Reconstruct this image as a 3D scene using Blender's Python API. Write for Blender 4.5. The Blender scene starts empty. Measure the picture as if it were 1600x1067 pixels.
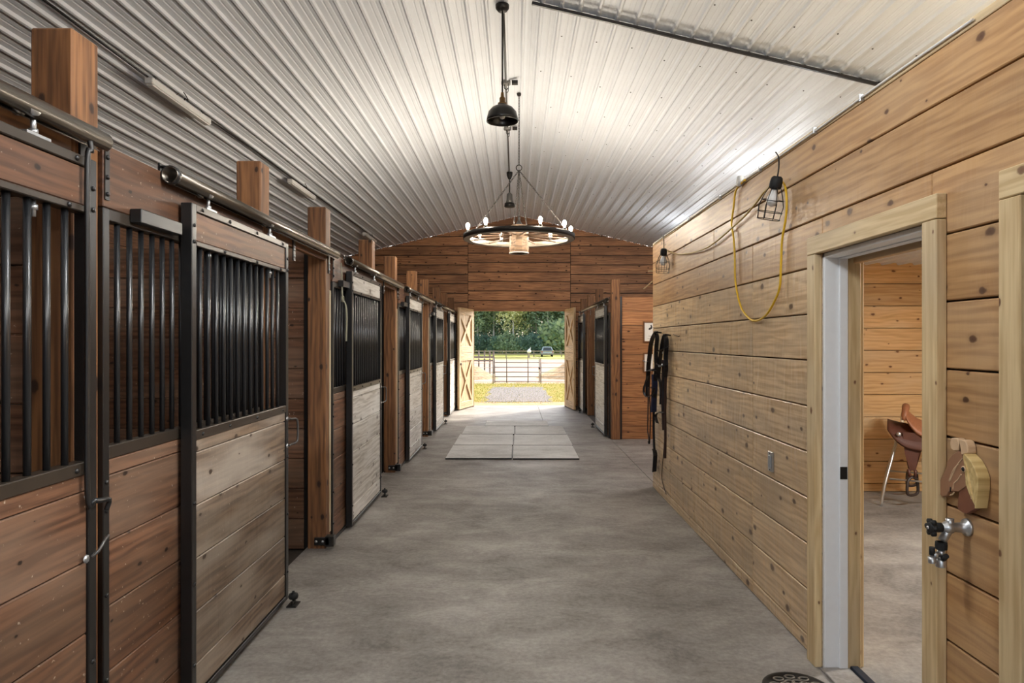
import bpy, bmesh, math, random
from mathutils import Vector, Matrix, noise as mnoise
random.seed(7)
S = bpy.context.scene
COL = S.collection
# ------------------------------------------------------------------ camera
F, PX0, PY0, CAMZ = 1050.0, 805.0, 533.0, 1.6
cam = bpy.data.cameras.new('camera'); camo = bpy.data.objects.new('camera', cam); COL.objects.link(camo)
cam.sensor_width = 36; cam.lens = 36 * F / 1600; cam.shift_x = -(PX0 - 800) / 1600; cam.shift_y = (PY0 - 533.5) / 1600
cam.clip_end = 1000; cam.clip_start = .05
camo.location = (0, 0, CAMZ); camo.rotation_euler = (math.pi / 2, 0, 0)
S.camera = camo
# ------------------------------------------------------------------ world, sun, exposure
S.view_settings.view_transform = 'Standard'; S.view_settings.look = 'None'
S.view_settings.gamma = 1; S.view_settings.use_curve_mapping = False
S.view_settings.exposure = 0.38
S.cycles.use_denoising = True
S.cycles.max_bounces = 6; S.cycles.diffuse_bounces = 4; S.cycles.glossy_bounces = 3; S.cycles.adaptive_threshold = .02
S.cycles.sample_clamp_indirect = 6
SUN_AZ = Vector((.61, .79)); SUN_EL = math.radians(30)
wd = bpy.data.worlds.new('sky'); S.world = wd; wd.use_nodes = True
nt = wd.node_tree; bg = nt.nodes['Background']
sk = nt.nodes.new('ShaderNodeTexSky'); sk.sky_type = 'NISHITA'; sk.sun_disc = False
sk.sun_elevation = SUN_EL; sk.sun_rotation = math.atan2(SUN_AZ.x, SUN_AZ.y); sk.dust_density = 4; sk.air_density = 1.0
hs = nt.nodes.new('ShaderNodeHueSaturation'); hs.inputs['Saturation'].default_value = .55
nt.links.new(sk.outputs[0], hs.inputs['Color']); nt.links.new(hs.outputs[0], bg.inputs[0])
bg.inputs[1].default_value = .40
sl = bpy.data.lights.new('sun', 'SUN'); sl.energy = 4.2; sl.angle = math.radians(1.0); sl.color = (1, .9, .76)
so = bpy.data.objects.new('sun', sl); COL.objects.link(so)
sd = Vector((SUN_AZ.x * math.cos(SUN_EL), SUN_AZ.y * math.cos(SUN_EL), math.sin(SUN_EL)))
so.rotation_euler = sd.to_track_quat('Z', 'Y').to_euler(); so.location = (10, 30, 20)
STRIP_FILL_W, GLOBE_FILL_W, CHAND_W, TACK_W, BAY_FILL_W = 150, 205, 640, 115, 140  # strip, globe and bay entries power added fill lamps

# ------------------------------------------------------------------ helpers
WM = {}
def srgb(r, g, b):
    f = lambda c: (c / 255 / 12.92) if c / 255 <= .04045 else ((c / 255 + .055) / 1.055) ** 2.4
    return (f(r), f(g), f(b), 1)
def tag(o, label=None, cat=None, group=None, kind=None):
    if label: o['label'] = label
    if cat: o['category'] = cat
    if group: o['group'] = group
    if kind: o['kind'] = kind
    return o
def place(o, M, parent):
    WM[o] = M
    if parent is not None:
        o.parent = parent; o.matrix_basis = WM[parent].inverted() @ M
    else: o.matrix_basis = M
def root(name, label, cat, M=(0, 0, 0), group=None, kind=None):
    o = bpy.data.objects.new(name, None); COL.objects.link(o)
    o.empty_display_size = .1
    if not isinstance(M, Matrix): M = Matrix.Translation(M)
    place(o, M, None)
    return tag(o, label, cat, group, kind)
def link(name, me, mat, parent=None, M=None):
    o = bpy.data.objects.new(name, me); COL.objects.link(o)
    if mat is not None and not me.materials: me.materials.append(mat)
    place(o, M if M is not None else Matrix.Identity(4), parent)
    return o
def frame(x, up, loc):
    x = Vector(x).normalized(); up = Vector(up)
    y = up.cross(x).normalized(); z = x.cross(y)
    return Matrix(((x.x, y.x, z.x, loc[0]), (x.y, y.y, z.y, loc[1]), (x.z, y.z, z.z, loc[2]), (0, 0, 0, 1)))
BC = {}
def box_mesh(L, T, W, mat, bev=.003):
    k = (round(L, 3), round(T, 3), round(W, 3), mat.name, bev)
    if k in BC: return BC[k]
    bm = bmesh.new(); bmesh.ops.create_cube(bm, size=1)
    for v in bm.verts: v.co = Vector((v.co.x * L, v.co.y * T, v.co.z * W))
    if bev: bmesh.ops.bevel(bm, geom=bm.edges[:], offset=min(bev, min(L, T, W) * .3), segments=1, affect='EDGES')
    me = bpy.data.meshes.new('board'); bm.to_mesh(me); bm.free(); me.materials.append(mat); BC[k] = me
    return me
def beam(name, p0, p1, w, t, mat, parent=None, up=(0, 0, 1), bev=.003):
    """timber from p0 to p1: w along up, t across"""
    p0, p1 = Vector(p0), Vector(p1); L = (p1 - p0).length
    d = p1 - p0
    if abs(d.normalized().dot(Vector(up).normalized())) > .99: up = (0, 1, 0)
    return link(name, box_mesh(L, t, w, mat, bev), None, parent, frame(d, up, (p0 + p1) / 2))
def boxw(name, a, b, mat, parent=None, axis='x', bev=.003):
    """axis-aligned box between corners, grain along axis"""
    a, b = Vector(a), Vector(b); c = (a + b) / 2; s = [abs(b[i] - a[i]) for i in range(3)]
    if axis == 'x': return link(name, box_mesh(s[0], s[1], s[2], mat, bev), None, parent, Matrix.Translation(c))
    if axis == 'y': return link(name, box_mesh(s[1], s[0], s[2], mat, bev), None, parent, frame((0, 1, 0), (0, 0, 1), c))
    return link(name, box_mesh(s[2], s[1], s[0], mat, bev), None, parent, frame((0, 0, 1), (-1, 0, 0), c))
class MB:
    def __init__(s): s.v = []; s.f = []; s.sm = []
    def add(s, vs, fs, smooth=False):
        n = len(s.v); s.v += [Vector(v) for v in vs]
        for f in fs: s.f.append([i + n for i in f]); s.sm.append(smooth)
        return s
    def box(s, a, b):
        x0, y0, z0 = a; x1, y1, z1 = b
        return s.add([(x0, y0, z0), (x1, y0, z0), (x1, y1, z0), (x0, y1, z0), (x0, y0, z1), (x1, y0, z1), (x1, y1, z1), (x0, y1, z1)],
                     [(0, 3, 2, 1), (4, 5, 6, 7), (0, 1, 5, 4), (1, 2, 6, 5), (2, 3, 7, 6), (3, 0, 4, 7)])
    def tube(s, pts, r, n=8, closed=False, caps=True):
        pts = [Vector(p) for p in pts]; N = len(pts); vs = []; fs = []
        rr = r if isinstance(r, (list, tuple)) else [r] * N
        t0 = (pts[1] - pts[0]).normalized(); u = t0.orthogonal().normalized()
        for i, p in enumerate(pts):
            if closed: t = (pts[(i + 1) % N] - pts[i - 1]).normalized()
            else: t = (pts[min(i + 1, N - 1)] - pts[max(i - 1, 0)]).normalized()
            u = (u - t * u.dot(t)).normalized(); w = t.cross(u)
            for k in range(n):
                a = 2 * math.pi * k / n; vs.append(p + (u * math.cos(a) + w * math.sin(a)) * rr[i])
        for i in range(N if closed else N - 1):
            j = (i + 1) % N
            for k in range(n): fs.append((i * n + k, i * n + (k + 1) % n, j * n + (k + 1) % n, j * n + k))
        s.add(vs, fs, True)
        if caps and not closed:
            b = len(s.v) - len(vs)
            s.f.append([b + k for k in range(n)][::-1]); s.f.append([b + (N - 1) * n + k for k in range(n)]); s.sm += [False, False]
        return s
    def lathe(s, prof, c=(0, 0, 0), n=24, ax='z'):
        vs = []; fs = []; c = Vector(c)
        for r, z in prof:
            for k in range(n):
                a = 2 * math.pi * k / n; p = (r * math.cos(a), r * math.sin(a), z)
                if ax == 'x': p = (p[2], p[0], p[1])
                if ax == 'y': p = (p[0], p[2], p[1])
                vs.append(c + Vector(p))
        for i in range(len(prof) - 1):
            for k in range(n): fs.append((i * n + k, i * n + (k + 1) % n, (i + 1) * n + (k + 1) % n, (i + 1) * n + k))
        return s.add(vs, fs, True)
    def prism(s, poly, d):
        """poly: 3-D points in a plane; d: extrusion vector"""
        n = len(poly); d = Vector(d); a = [Vector(p) for p in poly]
        return s.add(a + [p + d for p in a], [list(range(n))[::-1], list(range(n, 2 * n))] + [(i, (i + 1) % n, n + (i + 1) % n, n + i) for i in range(n)])
    def mesh(s, bev=0):
        me = bpy.data.meshes.new('m'); me.from_pydata([tuple(v) for v in s.v], [], s.f)
        me.polygons.foreach_set('use_smooth', s.sm); me.update()
        bm = bmesh.new(); bm.from_mesh(me); bmesh.ops.recalc_face_normals(bm, faces=bm.faces[:])
        if bev: bmesh.ops.bevel(bm, geom=bm.edges[:], offset=bev, segments=1, affect='EDGES')
        bm.to_mesh(me); bm.free(); return me
    def build(s, name, mat, parent=None, bev=0, M=None):
        """verts given in world space (or in M's space)"""
        me = s.mesh(bev)
        if M is None:
            c = sum(s.v, Vector()) / len(s.v); me.transform(Matrix.Translation(-c)); M = Matrix.Translation(c)
        return link(name, me, mat, parent, M)
def smooth_path(pts, k=6):
    pts = [Vector(p) for p in pts]; out = []
    P = [pts[0]] + pts + [pts[-1]]
    for i in range(1, len(P) - 2):
        for j in range(k):
            t = j / k; a, b, c, d = P[i - 1], P[i], P[i + 1], P[i + 2]
            out.append(.5 * ((2 * b) + (c - a) * t + (2 * a - 5 * b + 4 * c - d) * t * t + (3 * b - a - 3 * c + d) * t ** 3))
    return out + [pts[-1]]

# ------------------------------------------------------------------ materials
def newmat(name):
    m = bpy.data.materials.new(name); m.use_nodes = True
    return m, m.node_tree.nodes, m.node_tree.links, m.node_tree.nodes['Principled BSDF']
def plain(name, c, rough=.5, metal=0, spec=.5, emit=None, es=0, noise=0, nscale=30):
    m, N, L, b = newmat(name)
    b.inputs['Base Color'].default_value = c; b.inputs['Roughness'].default_value = rough
    b.inputs['Metallic'].default_value = metal; b.inputs['Specular IOR Level'].default_value = spec
    if emit: b.inputs['Emission Color'].default_value = emit; b.inputs['Emission Strength'].default_value = es
    tc = N.new('ShaderNodeTexCoord'); nz = N.new('ShaderNodeTexNoise'); nz.inputs['Scale'].default_value = nscale; nz.inputs['Detail'].default_value = 4
    L.new(tc.outputs['Object'], nz.inputs['Vector'])
    if noise:
        mx = N.new('ShaderNodeMix'); mx.data_type = 'RGBA'; mx.inputs[6].default_value = [x * (1 - noise) for x in c[:3]] + [1]; mx.inputs[7].default_value = [min(1, x * (1 + noise)) for x in c[:3]] + [1]
        L.new(nz.outputs['Fac'], mx.inputs[0]); L.new(mx.outputs[2], b.inputs['Base Color'])
    mr = N.new('ShaderNodeMapRange'); mr.inputs[3].default_value = max(0, rough - .02); mr.inputs[4].default_value = min(1, rough + .04)
    L.new(nz.outputs['Fac'], mr.inputs[0]); L.new(mr.outputs[0], b.inputs['Roughness'])
    return m
def ramp(N, stops):
    r = N.new('ShaderNodeValToRGB'); e = r.color_ramp.elements
    e[0].position, e[0].color = stops[0]; e[1].position, e[1].color = stops[-1]
    for p, c in stops[1:-1]:
        x = e.new(p); x.color = c
    return r
def wood(name, light, dark, knot, rough=.5, stain=None, stain_amt=0, var=.14, knots=1.0, grain=1.0, spec=.4, spots=0, ripple=0):
    m, N, L, b = newmat(name)
    tc = N.new('ShaderNodeTexCoord'); oi = N.new('ShaderNodeObjectInfo')
    off = N.new('ShaderNodeVectorMath'); off.operation = 'SCALE'; off.inputs[0].default_value = (37.3, 11.7, 53.9)
    L.new(oi.outputs['Random'], off.inputs['Scale'])
    ad = N.new('ShaderNodeVectorMath'); L.new(tc.outputs['Object'], ad.inputs[0]); L.new(off.outputs[0], ad.inputs[1])
    def mapped(s):
        mp = N.new('ShaderNodeMapping'); mp.inputs['Scale'].default_value = s; L.new(ad.outputs[0], mp.inputs[0]); return mp
    # growth rings, long along the board
    wv = N.new('ShaderNodeTexWave'); wv.wave_type = 'BANDS'; wv.bands_direction = 'Z'; wv.inputs['Scale'].default_value = 7 * grain
    wv.inputs['Distortion'].default_value = 9; wv.inputs['Detail'].default_value = 2; wv.inputs['Detail Scale'].default_value = 1.4
    L.new(mapped((.22, 1, 1)).outputs[0], wv.inputs['Vector'])
    fn = N.new('ShaderNodeTexNoise'); fn.inputs['Scale'].default_value = 60; fn.inputs['Detail'].default_value = 3
    L.new(mapped((.04, 1, 1)).outputs[0], fn.inputs['Vector'])
    mixg = N.new('ShaderNodeMath'); mixg.operation = 'MULTIPLY_ADD'; mixg.inputs[1].default_value = .17
    sc = N.new('ShaderNodeMath'); sc.operation = 'MULTIPLY'; sc.inputs[1].default_value = .83; L.new(fn.outputs['Fac'], sc.inputs[0])
    L.new(wv.outputs['Fac'], mixg.inputs[0]); L.new(sc.outputs[0], mixg.inputs[2])
    rp = ramp(N, [(.36, dark), (.62, light)]); L.new(mixg.outputs[0], rp.inputs[0])
    col = rp.outputs[0]
    # broad tone patches
    ln = N.new('ShaderNodeTexNoise'); ln.inputs['Scale'].default_value = 2.2; ln.inputs['Detail'].default_value = 2
    L.new(mapped((.6, 1, 2)).outputs[0], ln.inputs['Vector'])
    if stain_amt:
        sr = ramp(N, [(.42, (0, 0, 0, 1)), (.66, (stain_amt,) * 3 + (1,))]); L.new(ln.outputs['Fac'], sr.inputs[0])
        mx = N.new('ShaderNodeMix'); mx.data_type = 'RGBA'; mx.inputs[7].default_value = stain
        L.new(sr.outputs[0], mx.inputs[0]); L.new(col, mx.inputs[6]); col = mx.outputs[2]
    # knots
    if knots:
        vo = N.new('ShaderNodeTexVoronoi'); vo.inputs['Scale'].default_value = 1
        vo.voronoi_dimensions = '2D'
        sp = N.new('ShaderNodeSeparateXYZ'); L.new(ad.outputs[0], sp.inputs[0]); cb = N.new('ShaderNodeCombineXYZ')
        m1 = N.new('ShaderNodeMath'); m1.operation = 'MULTIPLY'; m1.inputs[1].default_value = 4.2; L.new(sp.outputs[0], m1.inputs[0]); L.new(m1.outputs[0], cb.inputs[0])
        sm = N.new('ShaderNodeMath'); sm.operation = 'ADD'; L.new(sp.outputs[1], sm.inputs[0]); L.new(sp.outputs[2], sm.inputs[1])
        m2 = N.new('ShaderNodeMath'); m2.operation = 'MULTIPLY'; m2.inputs[1].default_value = 7; L.new(sm.outputs[0], m2.inputs[0]); L.new(m2.outputs[0], cb.inputs[1])
        L.new(cb.outputs[0], vo.inputs['Vector'])
        sepc = N.new('ShaderNodeSeparateColor'); L.new(vo.outputs['Color'], sepc.inputs[0])
        ks = N.new('ShaderNodeMapRange'); ks.inputs[1].default_value = 0; ks.inputs[2].default_value = 1; ks.inputs[3].default_value = .35; ks.inputs[4].default_value = 1.5; L.new(sepc.outputs[1], ks.inputs[0])
        wn_ = N.new('ShaderNodeTexNoise'); wn_.inputs['Scale'].default_value = 30; wn_.inputs['Detail'].default_value = 3; L.new(ad.outputs[0], wn_.inputs['Vector'])
        wm = N.new('ShaderNodeMath'); wm.operation = 'MULTIPLY_ADD'; wm.inputs[1].default_value = .10; wm.inputs[2].default_value = -.05; L.new(wn_.outputs['Fac'], wm.inputs[0])
        wa = N.new('ShaderNodeMath'); wa.operation = 'ADD'; L.new(vo.outputs['Distance'], wa.inputs[0]); L.new(wm.outputs[0], wa.inputs[1])
        dv = N.new('ShaderNodeMath'); dv.operation = 'DIVIDE'; L.new(wa.outputs[0], dv.inputs[0]); L.new(ks.outputs[0], dv.inputs[1])
        kr = ramp(N, [(0, (1, 1, 1, 1)), (.055 * knots, (.9,) * 3 + (1,)), (.085 * knots, (.15,) * 3 + (1,)), (.16 * knots, (0, 0, 0, 1))]); L.new(dv.outputs[0], kr.inputs[0])
        # only some cells carry a knot
        gt = N.new('ShaderNodeMath'); gt.operation = 'GREATER_THAN'; gt.inputs[1].default_value = .5; L.new(sepc.outputs[0], gt.inputs[0])
        mk = N.new('ShaderNodeMath'); mk.operation = 'MULTIPLY'; L.new(kr.outputs[0], mk.inputs[0]); L.new(gt.outputs[0], mk.inputs[1])
        mx = N.new('ShaderNodeMix'); mx.data_type = 'RGBA'; mx.inputs[7].default_value = knot
        L.new(mk.outputs[0], mx.inputs[0]); L.new(col, mx.inputs[6]); col = mx.outputs[2]
    if spots:   # dust specks and chips
        dn = N.new('ShaderNodeTexNoise'); dn.inputs['Scale'].default_value = 55; dn.inputs['Detail'].default_value = 2; L.new(ad.outputs[0], dn.inputs['Vector'])
        dr = ramp(N, [(.70, (0, 0, 0, 1)), (.76, (spots,) * 3 + (1,))]); L.new(dn.outputs['Fac'], dr.inputs[0])
        mx = N.new('ShaderNodeMix'); mx.data_type = 'RGBA'; mx.inputs[7].default_value = srgb(205, 190, 170)
        L.new(dr.outputs[0], mx.inputs[0]); L.new(col, mx.inputs[6]); col = mx.outputs[2]
    hv = N.new('ShaderNodeHueSaturation')
    mr = N.new('ShaderNodeMapRange'); mr.inputs[3].default_value = 1 - var; mr.inputs[4].default_value = 1 + var
    L.new(oi.outputs['Random'], mr.inputs[0]); L.new(mr.outputs[0], hv.inputs['Value']); L.new(col, hv.inputs['Color'])
    L.new(hv.outputs[0], b.inputs['Base Color'])
    b.inputs['Specular IOR Level'].default_value = spec
    rr = N.new('ShaderNodeMapRange'); rr.inputs[3].default_value = rough - .1; rr.inputs[4].default_value = rough + .12
    L.new(ln.outputs['Fac'], rr.inputs[0]); L.new(rr.outputs[0], b.inputs['Roughness'])
    bp = N.new('ShaderNodeBump'); bp.inputs['Strength'].default_value = .25; bp.inputs['Distance'].default_value = .004
    L.new(mixg.outputs[0], bp.inputs['Height']); nrm = bp.outputs[0]
    if ripple:
        rn = N.new('ShaderNodeTexNoise'); rn.inputs['Scale'].default_value = 5; rn.inputs['Detail'].default_value = 4; rn.inputs['Distortion'].default_value = .8
        L.new(mapped((1.6, 1, .35)).outputs[0], rn.inputs['Vector'])
        b2_ = N.new('ShaderNodeBump'); b2_.inputs['Strength'].default_value = ripple; b2_.inputs['Distance'].default_value = .03
        L.new(rn.outputs['Fac'], b2_.inputs['Height']); L.new(nrm, b2_.inputs['Normal']); nrm = b2_.outputs[0]
    L.new(nrm, b.inputs['Normal'])
    return m
W_STALL = wood('stained_plank', srgb(119, 84, 62), srgb(82, 56, 41), srgb(40, 27, 20), .5, srgb(134, 112, 94), .5, spots=.6, knots=.75)
W_DOOR = wood('worn_door_plank', srgb(134, 114, 95), srgb(94, 77, 63), srgb(58, 42, 32), .45, srgb(172, 162, 150), .7, spots=.4, ripple=.12, knots=.75)
W_DOORF = wood('weathered_glare_plank', srgb(206, 202, 196), srgb(162, 156, 148), srgb(96, 88, 80), .42, srgb(218, 217, 214), .7, knots=1.5, ripple=.2)  # weathered planks; far-door daylight glare is whitened into the colour
W_POST = wood('post_timber', srgb(145, 100, 62), srgb(98, 65, 40), srgb(48, 30, 20), .6, srgb(104, 72, 52), .35, knots=1.2)
W_FAR = wood('gable_plank', srgb(196, 142, 98), srgb(150, 102, 68), srgb(64, 40, 28), .6, srgb(112, 80, 60), .6)
W_PART = wood('partition_plank', srgb(180, 126, 80), srgb(142, 94, 58), srgb(70, 42, 26), .55, srgb(124, 86, 60), .3)
W_DARK = wood('stall_inner_plank', srgb(120, 86, 62), srgb(84, 58, 42), srgb(40, 26, 18), .6, srgb(80, 62, 50), .4)
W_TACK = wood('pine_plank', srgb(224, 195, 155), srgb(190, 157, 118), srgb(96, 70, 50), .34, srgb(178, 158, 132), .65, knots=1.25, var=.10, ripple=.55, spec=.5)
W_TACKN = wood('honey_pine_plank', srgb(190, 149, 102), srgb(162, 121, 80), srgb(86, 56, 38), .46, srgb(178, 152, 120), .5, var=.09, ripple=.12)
W_TACKI = wood('inner_pine_plank', srgb(220, 182, 130), srgb(198, 156, 104), srgb(110, 68, 40), .5, srgb(212, 190, 156), .45)
W_CASE = wood('casing_pine', srgb(222, 197, 152), srgb(198, 169, 124), srgb(116, 80, 54), .5, srgb(168, 156, 138), .4, knots=.8)
W_LEAF = wood('door_leaf_pine', srgb(212, 182, 142), srgb(176, 146, 108), srgb(120, 84, 54), .5)
W_WHEEL = wood('wheel_wood', srgb(140, 112, 86), srgb(88, 68, 50), srgb(60, 44, 32), .6, knots=0)
W_RAIL = wood('grey_fence_rail', srgb(150, 140, 128), srgb(110, 100, 92), srgb(70, 60, 52), .8, knots=0)
W_SPOKE = wood('dark_spoke_wood', srgb(96, 74, 56), srgb(64, 48, 36), srgb(40, 30, 24), .6, knots=0)
W_HEAD = wood('dim_stained_header', srgb(104, 69, 47), srgb(70, 45, 31), srgb(36, 24, 18), .5, srgb(112, 84, 66), .35, spots=.4, knots=.6)  # less worn stain; dim light at header height is darkened into it
W_BOUNCE = wood('bounce_plywood', srgb(222, 206, 178), srgb(198, 178, 146), srgb(150, 120, 90), .7, knots=.6)  # made pale so the unseen deck bounces light up to the ceiling
BLACK = plain('black_enamel_steel', srgb(26, 25, 25), .32, 0, .6, noise=.3)
BAR = plain('black_bar_steel', srgb(30, 31, 33), .28, 0, .7)
CHAN = plain('sheen_channel', srgb(62, 54, 46), .35, .3, .6, noise=.25, nscale=8)  # black gloss steel; brown reflections of the wood are put into its colour
GALV = plain('galvanised_metal', srgb(190, 192, 194), .35, .9, noise=.15)
TRACK = plain('track_steel', srgb(104, 98, 90), .28, .9, noise=.15, nscale=3)
PULL = plain('worn_pull_steel', srgb(96, 94, 92), .4, .7)
IRON = plain('dark_iron', srgb(40, 37, 35), .5, .5, noise=.3)
WHITE = plain('white_paint', srgb(232, 234, 236), .4, noise=.04)
FIXT = plain('fixture_white', srgb(226, 224, 220), .45, noise=.05)
LEATH = plain('brown_leather', srgb(84, 48, 36), .45, noise=.3, nscale=14)
LEATHL = plain('tan_leather', srgb(150, 98, 68), .5, noise=.3, nscale=60)
FLEECE = plain('fleece', srgb(226, 214, 190), .9, noise=.2, nscale=90)
STRAP = plain('black_strap', srgb(24, 24, 30), .5, noise=.4)
STRAPN = plain('navy_strap', srgb(30, 38, 66), .6, noise=.3)
STRAPB = plain('brown_strap', srgb(58, 38, 32), .5, noise=.3)
YEL = plain('yellow_cord', srgb(222, 178, 34), .45, noise=.12)
OLIVE = plain('olive_strap', srgb(128, 126, 108), .8, noise=.2)
RUBB = plain('black_rubber', srgb(22, 22, 22), .7)
PAPER = plain('paper', srgb(236, 232, 224), .8, noise=.03)
INK = plain('ink', srgb(60, 56, 54), .8)
BULB = plain('lit_bulb', (1, .85, .6, 1), .3, emit=(1, .90, .74, 1), es=CHAND_W)
GLASSW = plain('unlit_bulb_glass', srgb(228, 228, 226), .25)
LAMPON = plain('lit_diffuser', (1, 1, 1, 1), .5, emit=(1, .97, .92, 1), es=6)
BRASS = plain('aged_brass', srgb(120, 92, 56), .4, .8, noise=.2)
HORSEB = plain('horse_brown_wood', srgb(150, 110, 82), .5, noise=.12, nscale=20)
HORSEY = wood('mane_pine', srgb(226, 200, 140), srgb(196, 164, 104), srgb(160, 120, 70), .5, knots=0)
HORSEP = plain('horse_pale_wood', srgb(208, 176, 140), .5, noise=.1)
def concrete(name, c0, c1, c2, rough=.55):
    m, N, L, b = newmat(name)
    tc = N.new('ShaderNodeTexCoord'); ge = N.new('ShaderNodeNewGeometry')
    a = N.new('ShaderNodeTexNoise'); a.inputs['Scale'].default_value = .9; a.inputs['Detail'].default_value = 5; a.inputs['Roughness'].default_value = .62
    L.new(ge.outputs['Position'], a.inputs['Vector'])
    f = N.new('ShaderNodeTexNoise'); f.inputs['Scale'].default_value = 34; f.inputs['Detail'].default_value = 3; f.inputs['Roughness'].default_value = .7; L.new(ge.outputs['Position'], f.inputs['Vector'])
    mp = N.new('ShaderNodeMapping'); mp.inputs['Scale'].default_value = (1, 1.7, 1); mp.inputs['Rotation'].default_value = (0, 0, .35); L.new(ge.outputs['Position'], mp.inputs[0])
    st = N.new('ShaderNodeTexNoise'); st.inputs['Scale'].default_value = 2.1; st.inputs['Detail'].default_value = 6; st.inputs['Roughness'].default_value = .72; st.inputs['Distortion'].default_value = .6; L.new(mp.outputs[0], st.inputs['Vector'])
    s1 = N.new('ShaderNodeMath'); s1.operation = 'MULTIPLY_ADD'; s1.inputs[1].default_value = .45
    s0 = N.new('ShaderNodeMath'); s0.operation = 'MULTIPLY'; s0.inputs[1].default_value = .22; L.new(f.outputs['Fac'], s0.inputs[0])
    L.new(a.outputs['Fac'], s1.inputs[0]); L.new(s0.outputs[0], s1.inputs[2])
    s2 = N.new('ShaderNodeMath'); s2.operation = 'MULTIPLY_ADD'; s2.inputs[1].default_value = .33; L.new(st.outputs['Fac'], s2.inputs[0]); L.new(s1.outputs[0], s2.inputs[2])
    r = ramp(N, [(.40, c0), (.5, c1), (.62, c2)]); L.new(s2.outputs[0], r.inputs[0])
    L.new(r.outputs[0], b.inputs['Base Color'])
    mr = N.new('ShaderNodeMapRange'); mr.inputs[3].default_value = rough + .15; mr.inputs[4].default_value = rough - .15; L.new(st.outputs['Fac'], mr.inputs[0]); L.new(mr.outputs[0], b.inputs['Roughness'])
    bp = N.new('ShaderNodeBump'); bp.inputs['Strength'].default_value = .3; bp.inputs['Distance'].default_value = .004; L.new(s2.outputs[0], bp.inputs['Height']); L.new(bp.outputs[0], b.inputs['Normal'])
    return m
CONC = concrete('worn_concrete', srgb(106, 101, 97), srgb(140, 135, 130), srgb(172, 168, 163))
CONC2 = concrete('room_concrete', srgb(96, 94, 92), srgb(128, 126, 123), srgb(158, 156, 152))
MAT = concrete('dusty_rubber_mat', srgb(180, 179, 176), srgb(206, 205, 203), srgb(226, 225, 223), .7)
DIRT = concrete('stall_dirt', srgb(46, 40, 34), srgb(62, 54, 46), srgb(84, 74, 64), .9)
METAL = plain('white_ribbed_steel', srgb(224, 227, 232), .5, 0, .4, noise=.05, nscale=3)
METALD = plain('black_trim_steel', srgb(44, 43, 44), .4, .2)

# ------------------------------------------------------------------ dimensions read off the photograph
YF, YN = 16.5, -3.0                 # far gable, near end
XL, XR = -5.1, 5.1                  # outer walls
XT = 1.507                          # aisle face of the tack room wall
YT = 7.36                           # its far corner
RX, RZ, SL = .1, 4.68, .235         # ridge and slope
roofz = lambda x: RZ - SL * abs(x - RX)
PITCH = .2363
ZJ = [0.0] + [.085 + PITCH * k for k in range(11)]

# ------------------------------------------------------------------ floor
fl = root('floor', 'worn grey concrete aisle floor', None, (0, 0, 0), kind='structure')
MB().box((-1.62, YN, -.2), (XR, YF + .25, -.02)).build('slab_bed', RUBB, fl)
def slab(x0, x1, y0, y1, mat=CONC):
    g = .003; boxw('slab', (x0 + g, y0 + g, -.15), (x1 - g, y1 - g, 0), mat, fl, bev=.002)
slab(-1.62, 1.565, YN, 3.0); slab(-1.62, 1.565, 3.0, 11.0)
slab(-1.62, .56, 11.0, 13.6); slab(.56, 1.565, 11.0, 13.6); slab(-1.62, .56, 13.6, YF + .25); slab(.56, 1.565, 13.6, YF + .25)
slab(1.565, XR, 7.3, 11.0)
slab(1.565, XR, YN, 7.3, CONC2)
sf = root('floor_stalls', 'dark dirt floor inside the stalls', None, kind='structure')
MB().box((XL, YN, -.2), (-1.622, YF, -.03)).build('dirt_bed', DIRT, sf)
MB().box((1.57, 11.005, -.02), (XR, YF, .002)).build('dirt_bed', DIRT, sf)

# ------------------------------------------------------------------ ceiling: ribbed steel sheets
ce = root('ceiling', 'white ribbed steel ceiling sloping up to a ridge', None, kind='structure')
RP = .1727
def sheet_mesh(nr, y0, y1, lift):
    prof = []
    for i in range(nr):
        s = i * RP
        prof += [(s, 0), (s + .045, 0), (s + .05, .003), (s + .058, .003), (s + .063, 0), (s + .09, 0), (s + .095, .003), (s + .103, .003), (s + .108, 0),
                 (s + .126, 0), (s + .140, -.022), (s + .158, -.022), (s + RP - .001, 0)]
    prof.append((nr * RP + .002, 0))
    n = len(prof); v = []; f = []
    for y in (y0, y1):
        for s, h in prof: v.append((s, y, h + lift))
        for s, h in prof: v.append((s, y, h + lift + .0015))
    for i in range(n - 1):
        f += [(i, i + 1, 2 * n + i + 1, 2 * n + i), (n + i, 3 * n + i, 3 * n + i + 1, n + i + 1), (i, n + i, n + i + 1, i + 1), (2 * n + i, 2 * n + i + 1, 3 * n + i + 1, 3 * n + i)]
    me = bpy.data.meshes.new('sheet'); me.from_pydata(v, [], f); me.update()
    bm = bmesh.new(); bm.from_mesh(me); bmesh.ops.recalc_face_normals(bm, faces=bm.faces[:]); bm.to_mesh(me); bm.free()
    me.materials.append(METAL); return me
near_me, far_me, near_flat = sheet_mesh(5, YN, 6.12, .035), sheet_mesh(5, 6.05, YF, 0), sheet_mesh(5, YN, 6.05, 0)
ang = math.atan(SL); cs = math.cos(ang)
SW = 5 * RP
for side in (-1, 1):
    for k in range(6 if side < 0 else 6):
        for me in ((near_me if side > 0 else near_flat), far_me):
            s0 = k * SW
            if side > 0:
                M = Matrix.Translation((RX + s0 * cs, 0, RZ - s0 * math.sin(ang))) @ Matrix.Rotation(ang, 4, 'Y')
            else:
                s1 = s0 + SW
                M = Matrix.Translation((RX - s1 * cs, 0, RZ - s1 * math.sin(ang))) @ Matrix.Rotation(-ang, 4, 'Y')
            link('sheet', me, None, ce, M)
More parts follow.
